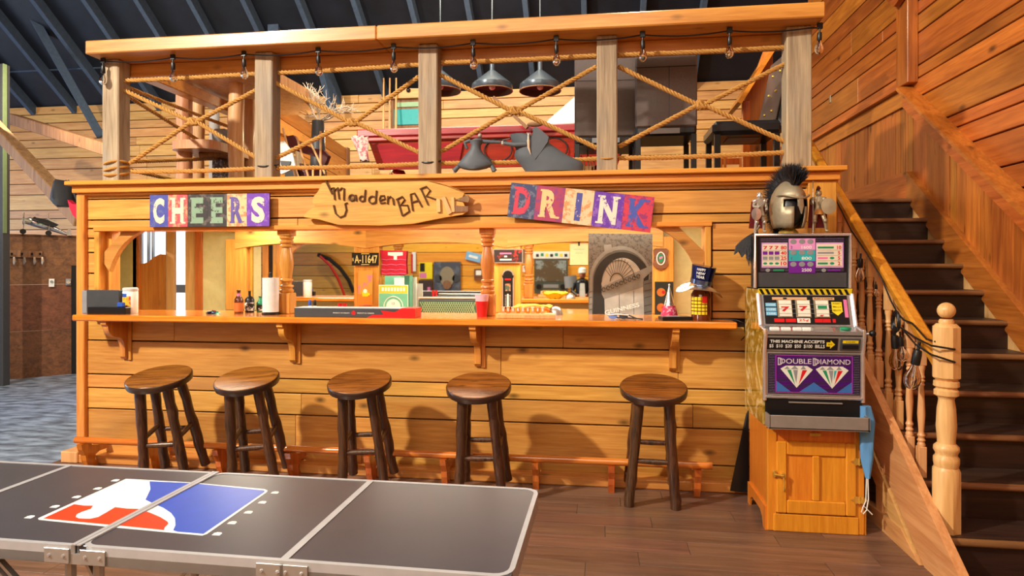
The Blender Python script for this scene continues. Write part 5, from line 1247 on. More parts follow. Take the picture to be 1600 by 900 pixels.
# heap of tokens
pk = thing('token_heap', 'small heap of mixed striped poker tokens on the counter', 'tokens', (py(344, 488, 4.5).x, 4.42, CZ))
rr2 = random.Random(5)
for i in range(22):
    l_ = i // 9; a = rr2.random() * 6.28; r_ = rr2.random() * (.048 - .015 * l_)
    part('token', MB().lathe([(.016, -.002), (.016, .002)], n=12, T=Euler((rr2.uniform(-.4, .4), rr2.uniform(-.4, .4), 0)).to_matrix().to_4x4(), c=(r_ * cos(a) * 1.2, r_ * sin(a) * .7, .006 + .008 * l_)), rr2.choice((WHITE, BLACK, GREEN, BLUE, RED, DGREY)), pk)
def bottle(name, label, loc, mat, lab, H=.2, r_=.03, neck=.012, cap=BLACK, shoulder=.58):
    t = thing(name, label, 'bottle', loc)
    part('glass_body', MB().lathe([(r_ * .9, 0), (r_, .006), (r_, H * shoulder), (r_ * .8, H * (shoulder + .08)), (neck, H * (shoulder + .2)), (neck, H * .97)], n=24), mat, t, smooth=True)
    part('cap', MB().lathe([(neck * 1.2, H * .95), (neck * 1.2, H), (.001, H)], n=16), cap, t, smooth=True)
    if lab: part('label_print', MB().lathe([(r_ * 1.01, H * .08), (r_ * 1.01, H * shoulder * .8)], n=24, cap=False), lab, t, smooth=True)
    return t
t = bottle('beer_bottle', 'brown beer bottle with a white neck label on the counter', (py(373, 480, 4.5).x, 4.5, CZ), AMBER, plain('label_orange', (196, 110, 50), .5), .175, .033)
part('neck_label', MB().lathe([(.0155, .125), (.0135, .15)], n=16, cap=False), PINK, t)
bottle('zebra_bottle', 'dark bottle with a black and white patterned label behind the counter', (py(390, 480, 4.62).x, 4.62, CZ), BLACK, worn('zebra', (230, 230, 226), (20, 20, 24), .5, 30), .165, .035, .009)
bottle('patterned_jug', 'second patterned bottle half hidden by the paper towels', (py(407, 480, 4.68).x, 4.68, CZ), GREEN, MATS['zebra'], .12, .03, .012)
pt = thing('paper_towel_roll', 'white paper towel roll on a black holder on the counter', 'paper towels', (py(423, 480, 4.42).x, 4.42, CZ))
part('holder_base', MB().lathe([(.062, 0), (.062, .014), (.055, .018)], n=28), BLACK, pt, smooth=True); part('roll', MB().lathe([(.02, .02), (.058, .02), (.0585, .27), (.02, .27)], n=32), PAPER, pt, smooth=True); part('holder_rod', MB().lathe([(.007, .0), (.007, .285), (.011, .29), (.011, .305), (.001, .31)], n=14), BLACK, pt, smooth=True)
# long black and red box
lb = thing('long_game_box', 'long flat black box with red maple leaves and a white top edge on the counter', 'box', (-1.7, 4.28, CZ), world=True)
x0, x1 = py(460, 485, 4.25).x, py(648, 485, 4.25).x
part('box_body', MB().box(x0, x1, 4.245, 4.40, CZ, CZ + .062, .003), DGREY, lb); part('white_lid', MB().box(x0, x1, 4.25, 4.398, CZ + .062, CZ + .065), plain('lid_pale', (196, 206, 214), .3), lb)
part('red_end', MB().box(x1 - .10, x1 + .003, 4.243, 4.402, CZ, CZ + .0655, .002), RED, lb); part('red_end', MB().prism([(x1 - .34, 4.2435, CZ), (x1 - .3, 4.2435, CZ + .018), (x1 - .22, 4.2435, CZ + .02), (x1 - .24, 4.2435, CZ + .05), (x1 - .14, 4.2435, CZ + .04), (x1 - .1, 4.2435, CZ + .062), (x1 - .09, 4.2435, CZ)], (0, .001, 0)), RED, lb)
xm = py(552, 485, 4.24).x
leaf = [(0, .022), (.005, .012), (.012, .014), (.010, .004), (.02, .002), (.012, -.006), (.008, -.014), (.0, -.010), (-.008, -.014), (-.012, -.006), (-.02, .002), (-.010, .004), (-.012, .014), (-.005, .012)]
part('leaf_print', MB().prism([(xm + a, 4.2435, CZ + .03 + b_) for a, b_ in leaf], (0, .001, 0)), RED, lb)
TL = frame((0, 4.2445, CZ + .03), (1, 0, 0), (0, 0, 1))
text('lettering', 'PRODUCT OF CANADA', WHITE, lb, Matrix.Translation((xm - .088, 0, 0)) @ TL, .008, .12, .001); text('lettering', 'PRODUIT DU CANADA', WHITE, lb, Matrix.Translation((xm + .088, 0, 0)) @ TL, .008, .12, .001)
for u, cap, lab, in ((484, BLUE, 'small blue capped white bottle left of its twin behind the long box'), (492, BLACK, 'small dark capped white bottle behind the long box')):
    q = py(u, 470, 4.52); t = thing('small_bottle', lab, 'bottle', (q.x, 4.52, CZ)); part('body', MB().lathe([(.014, 0), (.014, .055), (.008, .062)], n=14), WHITE, t, smooth=True); part('cap', MB().lathe([(.011, .062), (.011, .09), (.006, .105), (.001, .106)], n=14), cap, t, smooth=True)
for u, lab in ((531, 'small red cup behind the long box, left of the pair'), (538.5, 'small red cup behind the long box, right of the pair')):
    q = py(u, 470, 4.52); solo('small_red_cup', MB().lathe([(.011, 0), (.016, .08), (.015, .08), (.010, .003)], n=16), RED, lab, 'cup', True, 'small red cups', loc=(q.x, 4.52, CZ))
# red party cup pair
rc = thing('red_party_cup', 'stack of a red plastic cup with a white rimmed cup on the counter', 'cup', (py(753, 490, 4.42).x, 4.42, CZ))
part('cup_wall', MB().lathe([(.034, 0), (.045, .11), (.043, .11), (.032, .004)], n=28), RED, rc, smooth=True); part('upper_cup', MB().lathe([(.0445, .11), (.049, .155), (.047, .155), (.042, .112)], n=28), plain('pale_pink', (226, 180, 196), .4), rc, smooth=True)
# wooden block game
wg = thing('wooden_game_tray', 'wooden tray game with rows of numbered flip tiles on the counter', 'game', (py(823, 492, 4.40).x, 4.37, CZ), R(4))
part('tray', MB().box(-.20, .20, -.07, .07, 0, .03, .004), BIRCH, wg); part('tray_front', MB().box(-.01, .2, -.085, -.07, 0, .026, .003), BIRCH, wg)
for k in range(9):
    o = part('flip_tile', MB().cbox((-.16 + k * .034, .02, .052), (.026, .012, .045), (20, 0, 0), .002), ORANGE if k % 2 else BIRCH, wg)
    part('tile_mark', MB().cbox((-.16 + k * .034, .012, .055), (.012, .003, .022), (20, 0, 0)), WHITE, o)
yf_ = thing('yellow_flower_bowl', 'yellow and orange crumpled bowl behind the wooden game tray', 'bowl', (py(832, 480, 4.65).x, 4.66, CZ))
rgs = []
for z_, r_ in ((0, .05), (.03, .10), (.06, .14), (.07, .12)): rgs.append([(r_ * cos(a) * (1 + .08 * sin(6 * a)), r_ * .5 * sin(a), z_ + .008 * sin(5 * a)) for a in [2 * pi * i / 30 for i in range(30)]])
part('bowl', MB().skin(rgs), YELLOW, yf_, smooth=True); part('inner_fold', MB().tube([(.1 * cos(a) + .02, -.045 - .02 * sin(a), .03 + .03 * sin(a)) for a in [R(180) * i / 12 for i in range(13)]], .012, 8), ORANGE, yf_, smooth=True)
gs = thing('silver_dish', 'upturned grey dish beside the yellow bowl', 'dish', (py(868, 482, 4.68).x, 4.68, CZ)); part('dish', MB().lathe([(.055, 0), (.05, .03), (.03, .055), (.001, .062)], n=24), STEEL, gs, smooth=True)
# sunglasses / keys
sg = thing('sunglasses', 'blue and white wraparound sunglasses folded on the counter', 'sunglasses', (py(973, 495, 4.33).x, 4.33, CZ))
SGB = plain('sunglass_blue', (90, 120, 190), .2)
for sx in (-1, 1): part('lens', MB().lathe([(.001, -.002), (.03, -.002), (.03, .002), (.001, .004)], T=Matrix.Rotation(R(70), 4, 'X'), c=(sx * .035 - .03, 0, .02), n=16, sy=.62), SGB if sx < 0 else BLACK, sg, smooth=True)
part('frame_bar', MB().tube([(-.1, .0, .028), (-.03, -.008, .034), (.04, 0, .028)], .004, 8), WHITE, sg, smooth=True); part('temple_arm', MB().tube([(-.1, 0, .028), (-.03, .03, .008), (.09, .02, .006)], .005, 8), DGREY, sg, smooth=True); part('temple_arm', MB().tube([(.04, 0, .028), (.09, -.02, .008), (.13, -.01, .005)], .005, 8), BLACK, sg, smooth=True)
# dark pad + paper
dp = thing('dark_display_case', 'thin black case with a pale top lying on the counter', 'case', (py(1055, 496, 4.33).x, 4.33, CZ), R(12))
part('case', MB().box(-.10, .10, -.05, .05, 0, .024, .003), BLACK, dp); part('pale_inlay', MB().box(-.06, .03, -.03, .035, .024, .026), GREY, dp)
# party hat
ph = thing('party_hat', 'silver foil party cone hat with pink print on the counter', 'hat', (py(1046, 490, 4.43).x, 4.44, CZ))
FOIL = plain('silver_foil', (200, 198, 192), .2, .9, bump=.6, bscale=30)
part('cone', MB().lathe([(.062, 0), (.002, .225)], n=24), FOIL, ph, smooth=True); part('pink_band', MB().lathe([(.0635, 0), (.040, .088)], n=24, cap=False), worn('party_pink', (196, 20, 80), (230, 170, 190), .42, 40), ph, smooth=True); part('pompom', MB().ball((0, 0, .228), .007), WHITE, ph, smooth=True)
# picture behind hat
pbm, T, w, h = flat('dark_tin_picture', 'dark picture with orange discs behind the party hat', 'picture', 1023, 1052, 440, 492, 4.62, plain('dark_green_print', (46, 52, 44), .4))
for y in (.18, -.28): part('orange_disc', MB().lathe([(.03, 0), (.03, .002)], n=20, T=T @ Matrix.Translation((-.02, y * h, .006))), plain('disc_orange', (206, 120, 50), .4) if 'disc_orange' not in MATS else MATS['disc_orange'], pbm); part('red_mark', MB().lathe([(.012, 0), (.012, .003)], n=12, T=T @ Matrix.Translation((-.005, y * h, .006))), RED, pbm)
# brown jar with hat
jp = py(1095, 498, 4.33)
jr = thing('brown_jar', 'large brown glass jar with a yellow tartan label on the counter end', 'jar', (jp.x, 4.33, CZ))
JG = plain('brown_jar_glass', (96, 40, 20), .08, coat=.7)
part('jar_body', MB().lathe([(.058, 0), (.062, .006), (.062, .17), (.052, .19), (.046, .20), (.046, .225)], n=32), JG, jr, smooth=True)
part('tartan_label', wrap(.0628, 190, 300, .04, .155), YELLOW, jr)
for k in range(5): part('tartan_line', wrap(.0632, 196 + 22 * k, 200 + 22 * k, .04, .155, 2), JG, jr)
for k in range(4): part('tartan_line', wrap(.0633, 190, 300, .06 + .022 * k, .066 + .022 * k), JG, jr)
part('red_star', wrap(.0636, 268, 300, .115, .16, 4), RED, jr); part('jar_rim', MB().lathe([(.047, .222), (.05, .225), (.047, .232)], n=28), BRASS, jr, smooth=True)
ht = thing('foil_top_hat', 'shiny blue foil party top hat resting on the brown jar', 'hat', (jp.x, 4.33, CZ + .233), rot=(R(8), R(8), R(10)))
BFO = plain('blue_foil', (36, 48, 120), .15, .8)
part('crown', MB().lathe([(.068, .004), (.070, .05), (.078, .125), (.001, .127)], n=36), BFO, ht, smooth=True)
br_ = []
n = 40
for r_, dz in ((.066, .004), (.11, -.004), (.135, -.022)): br_.append([(r_ * cos(a) * 1.12, r_ * sin(a), dz - .03 * abs(cos(a)) ** 3 * (r_ / .115) * 1.4 + .004) for a in [2 * pi * i / n for i in range(n)]])
part('brim', MB().add([p for r_ in br_ for p in r_], [(i * n + k, i * n + (k + 1) % n, (i + 1) * n + (k + 1) % n, (i + 1) * n + k) for i in range(2) for k in range(n)]), FOIL, ht, smooth=True)
part('hat_band', MB().lathe([(.0705, .006), (.0715, .034)], n=36, cap=False), plain('foil_band', (120, 140, 190), .15, .9), ht, smooth=True)
for y, s_ in ((.105, 'HAPPY'), (.08, 'NEW'), (.056, 'YEAR')): text('lettering', s_, WHITE, ht, Matrix.Rotation(R(-28), 4, 'Z') @ frame((0, -.079 + (.105 - y) * .12, y), (1, 0, 0), (0, -.06, 1)), .017, .055, .0015, .02)
pcb = solo('power_cable', MB().tube([(.72, 4.38, CZ + .006), (.80, 4.33, CZ + .008), (.875, 4.28, CZ + .006), (.915, 4.27, CZ - .01), (.93, 4.28, CZ - .09), (.92, 4.36, CZ - .13)], .004, 6), BLACK, 'thin black power cable over the right end of the counter', 'cable', True)

# ================================================================== THINGS ON THE REAR WALL (seen in the mirrors)
YR = -2.98
def mflat(name, label, cat, u0, u1, v0, v1, mat, rot=0, y=YR, d=.02):
    a, b_ = pm(u0, v0, y), pm(u1, v1, y); c = (a + b_) / 2; t = thing(name, label, cat, c, world=True)
    # faces +y; its right (seen from the front) is -x
    T = frame(c, (-cos(R(rot)), 0, sin(R(rot))), (sin(R(rot)), 0, cos(R(rot))))
    panel('plate', mat, t, T, b_.x - a.x, abs(a.z - b_.z), d, b=.003); return t, T, b_.x - a.x, abs(a.z - b_.z)
t, T, w, h = mflat('engine_poster', 'grey poster with a round brown emblem reflected in the middle mirror', 'poster', 678, 720, 409, 467, worn('poster_blue_grey', (92, 98, 112), (70, 72, 82), .5, 5))
part('emblem', MB().lathe([(w * .28, 0), (w * .28, .01)], n=24, T=T @ Matrix.Translation((0, h * .1, .02)), sy=1.3), BRONZE, t); part('emblem_core', MB().lathe([(w * .16, 0), (w * .16, .02)], n=20, T=T @ Matrix.Translation((0, -h * .12, .02))), TIMBER, t)
for sx in (-1, 1): part('emblem_wing', MB().lathe([(w * .14, 0), (w * .14, .01)], n=16, T=T @ Matrix.Translation((sx * w * .33, h * .05, .02))), DGREY, t)
t, T, w, h = mflat('radio_poster', 'dark old television style poster with two figures reflected in the right mirror', 'poster', 835, 887, 405, 459, plain('poster_dark', (70, 74, 66), .5))
panel('picture', worn('poster_scene', (140, 150, 150), (88, 70, 46), .5, 4), t, T, w * .92, h * .6, .005, y=h * .16, z=.02)
for sx in (-1, 1): part('speaker_dial', MB().lathe([(w * .08, 0), (w * .08, .012)], n=16, T=T @ Matrix.Translation((sx * w * .36, -h * .3, .02))), BLACK, t)
panel('tuning_band', GREY, t, T, w * .45, h * .1, .005, y=-h * .28, z=.02); panel('key_row', YELLOW, t, T, w * .5, h * .03, .005, y=-h * .42, z=.02)
t, T, w, h = mflat('paper_banner', 'white paper banner with scribbled writing above the dark poster', 'banner', 833, 890, 393, 404, WHITE)
for k in range(7): panel('printed_mark', (BLACK, YELLOW, GREEN)[k % 3], t, T, w * .08, h * .4, .004, x=-w * .4 + k * w * .13, y=h * .05 * (k % 3 - 1), z=.02)
t, T, w, h = mflat('blue_white_flag', 'small tilted blue and white picture reflected in the middle mirror', 'picture', 728, 752, 395, 408, plain('sky_print', (130, 180, 220), .5), rot=14); panel('white_shape', WHITE, t, T, w * .6, h * .3, .005, z=.02)
t, T, w, h = mflat('small_brown_sign', 'small brown framed picture low beside the turned column reflection', 'sign', 741, 755, 420, 438, PLY); panel('print', WHITE, t, T, w * .6, h * .4, .005, y=h * .15, z=.02)
t, T, w, h = mflat('dark_label_poster', 'dark brown poster left of the grey emblem poster', 'poster', 654, 676, 438, 468, plain('deep_brown', (66, 46, 40), .5)); panel('print', PINK, t, T, w * .2, h * .3, .005, x=-w * .25, z=.02)
t, T, w, h = mflat('pin_up_poster', 'small poster of a dark haired figure on yellow in the mirror', 'poster', 655, 676, 410, 436, YELLOW); panel('print', BLACK, t, T, w * .35, h * .5, .005, x=w * .25, y=h * .2, z=.02); panel('print', PINK, t, T, w * .5, h * .3, .005, x=w * .2, y=-h * .28, z=.02)
t, T, w, h = mflat('number_sign', 'small white sign with a dark seven shape in the mirror', 'sign', 817, 824, 415, 425, WHITE); text('lettering', '7', BLACK, t, T @ Matrix.Translation((0, 0, .022)), h * .7, None, .004)
t, T, w, h = mflat('hanging_pennant', 'thin white and red hanging pennant in the mirror', 'pennant', 644, 650, 394, 424, WHITE); panel('red_half', RED, t, T, w * .5, h, .004, x=w * .5, y=-h * .1, z=.02)
hb = thing('archery_bow', 'long curved black and red bow hung on the rear wall', 'bow', pm(530, 430, YR), world=True)
part('black_limb', MB().tube([pm(u, v, YR + .1) for u, v in ((497, 398), (515, 405), (532, 420), (545, 438), (553, 457))], .05, 8), BLACK, hb, smooth=True); part('red_string', MB().tube([pm(u, v, YR + .15) for u, v in ((500, 400), (516, 415), (528, 435), (536, 455), (541, 470))], .03, 6), RED, hb, smooth=True)
cbn = thing('rear_sideboard', 'long low pine sideboard along the rear wall', 'cabinet', (0, -2.6, 0), world=True); part('body', MB().box(-3.2, 2.3, -2.95, -2.3, 0, .70), PX, cbn); part('top_board', MB().box(-3.25, 2.35, -2.97, -2.25, .70, .74, .005), PX, cbn)
# waiter statue (torso up is what the mirror shows)
wa = pm(910, 470, -2.5)
ws = thing('waiter_statue', 'small waiter statue with white cap and dark jacket on the rear sideboard', 'statue', (wa.x, -2.5, .74), R(180))
part('torso', MB().lathe([(.13, 0), (.16, .05), (.15, .25), (.17, .38), (.13, .45), (.05, .49)], n=20, sy=.7), BLACK, ws, smooth=True); part('apron', MB().prism([(-.07, -.118, .02), (.07, -.118, .02), (.05, -.12, .38), (-.05, -.12, .38)], (0, .02, 0)), WHITE, ws)
part('bow_tie', MB().prism([(-.05, -.13, .42), (-.05, -.13, .46), (0, -.13, .44), (.05, -.13, .46), (.05, -.13, .42)], (0, .02, 0)), BLACK, ws)
part('head', MB().ball((0, -.01, .57), .075, sc=(1, 1.05, 1.25)), plain('statue_skin', (190, 120, 90), .5), ws, smooth=True); part('nose', MB().ball((0, -.09, .565), .014), MATS['statue_skin'], ws, smooth=True)
part('cap', MB().lathe([(.09, 0), (.095, .03), (.085, .10), (.05, .13), (.001, .135)], c=(0, 0, .60), n=20), WHITE, ws, smooth=True); part('cap_visor', MB().lathe([(.07, 0), (.07, .012)], c=(0, -.06, .61), n=16), WHITE, ws)
for sx in (-1, 1): part('arm', MB().tube([(sx * .16, 0, .38), (sx * .22, -.03, .2), (sx * .1, -.16, .12)], [.05, .045, .035], 10), BLACK, ws, smooth=True); part('hand', MB().ball((sx * .09, -.17, .12), .03), MATS['statue_skin'], ws, smooth=True)
gl = pm(892, 440, -2.6); ls = thing('grey_drum_lampshade', 'tilted grey drum lampshade beside the waiter statue', 'lamp', (gl.x, -2.6, .74))
hh = gl.z - .74
part('lamp_base', MB().lathe([(.08, 0), (.08, .02), (.015, .04), (.015, hh - .1)], n=16), BRASS, ls, smooth=True); part('lamp_shade', MB().lathe([(.15, -.13), (.14, .13)], c=(0, 0, hh), n=28, T=Euler((0, R(-8), 0)).to_matrix().to_4x4(), cap=False), GREY, ls, smooth=True)

# ================================================================== UP IN THE LOFT
LZ = 2.07
# red pool table
RW = wood('red_stained_wood', (190, 40, 30), (140, 22, 18), 'x', rough=.35, coat=.4, vary=.05, knots=0, stain=.2)
pt_ = thing('pool_table', 'red stained pool table behind the loft railing', 'pool table', (-1.1, 6.9, LZ), world=True)
xa_, xb_ = py(575, 230, 6.3).x, py(985, 230, 6.3).x
part('top_rail', MB().box(xa_ - .10, xb_ + .06, 6.24, 6.38, 2.80, 2.88, .012).box(xa_ - .10, xb_ + .06, 7.5, 7.64, 2.80, 2.88, .012), RW, pt_)
part('end_rail', MB().box(xa_ - .10, xa_ + .04, 6.38, 7.5, 2.80, 2.88, .01), RW, pt_); part('end_rail', MB().box(xb_ - .08, xb_ + .06, 6.38, 7.5, 2.80, 2.88, .01), RW, pt_)
part('playing_bed', MB().box(xa_ + .04, xb_ - .08, 6.38, 7.5, 2.78, 2.84), plain('red_cloth', (170, 24, 32), .9), pt_)
part('apron', MB().prism([(xa_, 6.28, 2.80), (xb_, 6.28, 2.80), (xb_ - .12, 6.34, 2.48), (xa_ + .10, 6.34, 2.48)], (0, .03, 0)), RW, pt_)
part('rail_mold', MB().box(xa_ - .04, xb_, 6.25, 6.3, 2.755, 2.80, .01), RW, pt_)
part('apron_panel', MB().prism([(xa_ + .10, 6.268, 2.72), (xa_ + 1.0, 6.268, 2.72), (xa_ + .95, 6.31, 2.52), (xa_ + .17, 6.31, 2.52)], (0, .01, 0)), RW, pt_)
for x in (xa_ + .25, xb_ - .3):
    for y in (6.5, 7.35): part('leg', MB().lathe([(.05, 0), (.09, .03), (.06, .12), (.10, .25), (.11, .34), (.07, .42)], c=(x, y, LZ), n=16), RW, pt_, smooth=True)
for k in range(3): part('oval_trim', MB().tube([(xa_ + 1.35 + .55 * k + .14 * cos(a), 6.285, 2.64 + .11 * sin(a)) for a in [2 * pi * i / 20 for i in range(20)]], .008, 5, closed=True), BLACK, pt_)
fc = thing('floral_cloth', 'crumpled pink and white cloth hanging off the corner of the red pool table', 'cloth', py(560, 230, 6.15), world=True)
rgs = []
for k in range(6):
    c_ = py(562 + k * 1.6, 214 + k * 7.5, 6.15); rgs.append([c_ + Vector((.075 * (1 - k * .09) * cos(a) * (1 + .2 * sin(4 * a + k)), .05 * sin(a) * (1 + .2 * cos(3 * a)), .01 * sin(5 * a))) for a in [2 * pi * i / 18 for i in range(18)]])
part('cloth', MB().skin(rgs), worn('floral', (214, 120, 130), (226, 214, 206), .48, 26), fc, smooth=True)
# pendants
SHD = plain('blue_grey_enamel', (78, 90, 104), .3, .3, coat=.4)
def pendant(u, v, label):
    c_ = py(u, v - 7, 6.6)
    t = thing('pendant_lamp', label, 'lamp', (c_.x, 6.6, c_.z), group='pendant lamps over the pool table')
    part('shade', MB().lathe([(.205, 0), (.215, .015), (.212, .07), (.195, .085), (.035, .215), (.026, .22), (.026, .34), (.0, .345)], n=36, cap=False), SHD, t, smooth=True)
    part('shade_inside', MB().lathe([(.204, .001), (.203, .065), (.19, .075), (.03, .2)], n=36, cap=False), plain('shade_inside', (84, 76, 70), .6) if 'shade_inside' not in MATS else MATS['shade_inside'], t, smooth=True)
    part('rim', MB().tube([(.213 * cos(a), .213 * sin(a), .004) for a in [2 * pi * i / 36 for i in range(36)]], .006, 6, closed=True), TIMBER, t, smooth=True)
    part('stem', MB().cyl((0, 0, .33), (0, 0, zroof(6.6) - c_.z - .1), .006, n=6), SHD, t)
    part('lamp_bulb', MB().ball((0, 0, .05), .035), WHITE, t, smooth=True)
    for k in range(3): part('hanging_wire', MB().tube([(.03 * cos(a + k), .03 * sin(a + k), .36 + .03 * k + .04 * sin(a)) for a in [2 * pi * i / 14 for i in range(14)]], .003, 4, closed=True), GREY, t)
pendant(769, 150, 'blue-grey cone pendant lamp, middle of the three over the pool table'); pendant(844, 150, 'blue-grey cone pendant lamp, rightmost of the three over the pool table'); pendant(688, 150, 'blue-grey cone pendant lamp mostly hidden behind a rail post')
# wall things on far loft wall
cr_ = thing('cue_rack', 'wooden cue rack with teal panel on the far loft wall', 'rack', py(632, 175, 9.85), world=True)
def b9(u, v, y=9.8): return py(u, v, y)
def rect(u0, u1, v0, v1, y, d=.03): a, c_ = b9(u0, v0, y), b9(u1, v1, y); return MB().box(a.x, c_.x, y, y + d, c_.z, a.z, .003)
part('frame_board', rect(611, 662, 155, 204, 9.80, .06), TIMBER, cr_); part('teal_panel', rect(615, 660, 171, 194, 9.78), TEAL, cr_); part('mint_strip', rect(618, 660, 160, 166, 9.78), plain('mint_strip', (150, 190, 150), .5), cr_)
part('top_shelf', MB().prism([b9(u, v, 9.72) for u, v in ((594, 154), (628, 138), (662, 138), (662, 152))], (0, .12, 0)), PX, cr_); part('dark_ball', MB().ball(b9(638, 141, 9.70), .035), BLACK, cr_, smooth=True)
for i, u in enumerate((599, 608.5, 618.5)):
    o = solo('pool_cue', MB().tube([b9(u, 210, 9.6), b9(u + .6, 122, 9.7)], [.022, .012], 8), BIRCH, ('pale pool cue, leftmost of three upright by the teal cue rack', 'pale pool cue, middle of three upright by the teal cue rack', 'pale pool cue, rightmost of three upright by the teal cue rack')[i], 'cue', True, 'pool cues on the loft wall')
solo('sun_patch_panel', MB().prism([py(u, v, 9.5) for u, v in ((845, 203), (858, 186), (906, 144), (906, 230), (906, 353), (845, 355))], (0, .02, 0)), plain('sun_patch_white', (252, 250, 246), .6), 'sun patch on the far loft wall built as a white sloping panel', 'board')  # sunlight on the wall, put in as a white panel
sp_ = thing('split_rail_stick', 'brown stick with a flat paddle leaning over the pool table', 'stick', py(790, 175, 6.2), world=True)
part('stick', MB().bar(py(771, 152, 6.2), py(824, 200, 6.1), .03, .03), TIMBER, sp_); part('paddle', MB().ball(py(836, 194, 6.1), .08, sc=(1, .3, .32)), TIMBER, sp_, smooth=True)
# chairs
def high_chair(label, loc, rz, w=.45, hb=1.19):
    t = thing('leather_chair', label, 'chair', loc, rz, 'tall leather chairs in the loft')
    # faces +y (back towards the camera)
    part('backrest', MB().box(-w / 2, w / 2, -.04, .03, .46, hb, .012), LEATHER, t)
    part('back_seam', MB().box(-w / 2 + .004, w / 2 - .004, -.0425, -.04, hb - .26, hb - .257), BLACK, t); part('back_seam', MB().box(.02, .023, -.0425, -.04, .48, hb - .26), BLACK, t)
    part('seat', MB().box(-w / 2, w / 2, -.02, .45, .40, .50, .02), BLEATHER, t)
    for x in (-w / 2 + .022, w / 2 - .022):
        for y in (0, .42): part('leg', MB().box(x - .02, x + .02, y - .02, y + .02, 0, .41, .003), BLACK, t)
    part('care_label', MB().box(-.12, .1, -.042, -.038, .41, .45), GREY, t)
    return t
yb1 = 4.95; p = py(1040, 210, yb1); high_chair('tall brown leather chair back seen flat on, right of the fourth rail post', (p.x, yb1, LZ), R(0), .455, 1.17)
yb2_ = 5.25; p = py(948, 210, yb2_); high_chair('tall brown leather chair back half hidden behind the fourth rail post', (p.x, yb2_, LZ), R(3), .52, 1.17)
# chair facing left with tufted back
p = py(1160, 210, 5.3)
tc_ = thing('tufted_chair', 'black leather chair with tufted back turned sideways in the loft corner', 'chair', (p.x, 5.35, LZ), R(0))
part('seat', MB().box(-.26, .26, -.24, .24, .43, .54, .03), BLEATHER, tc_, smooth=False)
bkm = MB(); TB = Matrix.Translation((.24, 0, .46)) @ Euler((0, R(12), R(6))).to_matrix().to_4x4(); bkm.box(-.05, .05, -.23, .23, 0, .66, .025, TB); bq_ = part('backrest', bkm, BLEATHER, tc_)
part('tufted_pad', MB().box(-.075, -.045, -.19, .19, .05, .62, .012, TB), LEATHER, bq_)
for zz in (.16, .32, .48):
    for yy in (-.1, .05): part('button', MB().ball(TB @ Vector((-.077, yy, zz)), .012, 8, 5), BRASS, bq_)
for x in (-.22, .22):
    for y in (-.2, .2): part('leg', MB().box(x - .022, x + .022, y - .022, y + .022, 0, .44, .003), BLACK, tc_)
part('care_label', MB().box(-.12, .12, -.10, .12, .425, .429), GREY, tc_)
# gabled booth
gbt = thing('gabled_cupboard', 'orange pine cupboard with a steep sloping roof at the loft corner', 'cupboard', py(1185, 150, 6.0), world=True)
g0, g1 = py(1146, 172, 5.9), py(1216, 62, 5.9)
part('roof_board', MB().bar(g0, g1 + Vector((.1, 0, .17)), .5, .035, up=(0, 0, 1)), FOOT, gbt)
part('side_wall', MB().prism([(g0.x + .08, 5.85, LZ), (1.5, 5.85, LZ), (1.5, 5.85, g1.z + .1), (g0.x + .08, 5.85, g0.z + .05)], (0, .04, 0)), RZ, gbt)
part('corner_post', MB().box(g0.x + .06, g0.x + .12, 5.80, 5.86, LZ, g0.z + .06, .004), FOOTZ, gbt)
mb = MB()
for i in range(9): mb.tube([py(905 + i * 5 - (i % 3), 268, 5.6), py(903 + i * 5, 238 + (i * 5) % 14, 5.6)], .006, 5)
solo('wood_spindles', mb, TIMBER, 'thin brown twigs standing beside the fourth rail post', 'twigs')
for k, (u0, u1, v) in enumerate(((1137, 1160, 250), (1196, 1216, 238))):
    t = thing('small_chair', ('small pine stool under the tufted chair', 'small slatted pine chair behind the last rail post')[k], 'chair', (py((u0 + u1) / 2, 260, 6.3).x, 6.3, LZ))
    hh_ = py(u0, v - 8, 6.3).z - LZ
    for x in (-.1, .1):
        for y in (0, .2): part('leg', MB().cyl((x, y, 0), (x * .9, y, hh_), .014, n=8), FOOTZ, t)
    part('seat', MB().box(-.12, .12, -.03, .23, hh_ * .6, hh_ * .6 + .03, .005), FOOTZ, t); part('back_slat', MB().box(-.1, .1, .19, .21, hh_ - .06, hh_, .004), FOOTZ, t)
# log furniture
lg = thing('log_table', 'tall peeled log table with a thick live edge slab top in the loft', 'table', py(335, 270, 5.8) , world=True)
def log(u, w, v0, v1, y, mat=LOGM):
    a, b_ = py(u, v0, y), py(u, v1, y); r_ = w / 2 / 1000 * y * 1.08; n = 8
    part('log_post', MB().tube([a.lerp(b_, i / n) + Vector((rnd.uniform(-.004, .004), 0, 0)) for i in range(n + 1)], [r_ * rnd.uniform(.95, 1.05) for _ in range(n + 1)], 14), mat, lg, smooth=True)
log(288, 23, 113, 285, 5.5); log(309, 20, 135, 285, 6.05); log(369, 23, 120, 285, 5.5); log(389, 18, 140, 285, 6.05)
log(335, 15, 175, 285, 6.5, plain('grey_log', (176, 172, 170), .6, bump=.3))
sl_ = MB(); n = 24; vs = []
c0, c1 = py(262, 122, 5.4), py(418, 122, 5.4)
def slab(xa, xb, ya, yb, z0, z1):
    pts = []
    for i in range(n):
        t_ = i / n; a = 2 * pi * t_; ca, sa = cos(a), sin(a); s_ = lambda q: abs(q) ** .4 * (1 if q > 0 else -1)
        pts.append(((xa + xb) / 2 + (xb - xa) / 2 * s_(ca) * (1 + .03 * sin(5 * a)), (ya + yb) / 2 + (yb - ya) / 2 * s_(sa) * (1 + .03 * cos(4 * a))))
    return MB().skin([[(x, y, z0) for x, y in pts], [(x * 1 + .0, y, (z0 * .3 + z1 * .7)) for x, y in pts], [(x, y, z1) for x, y in pts]])
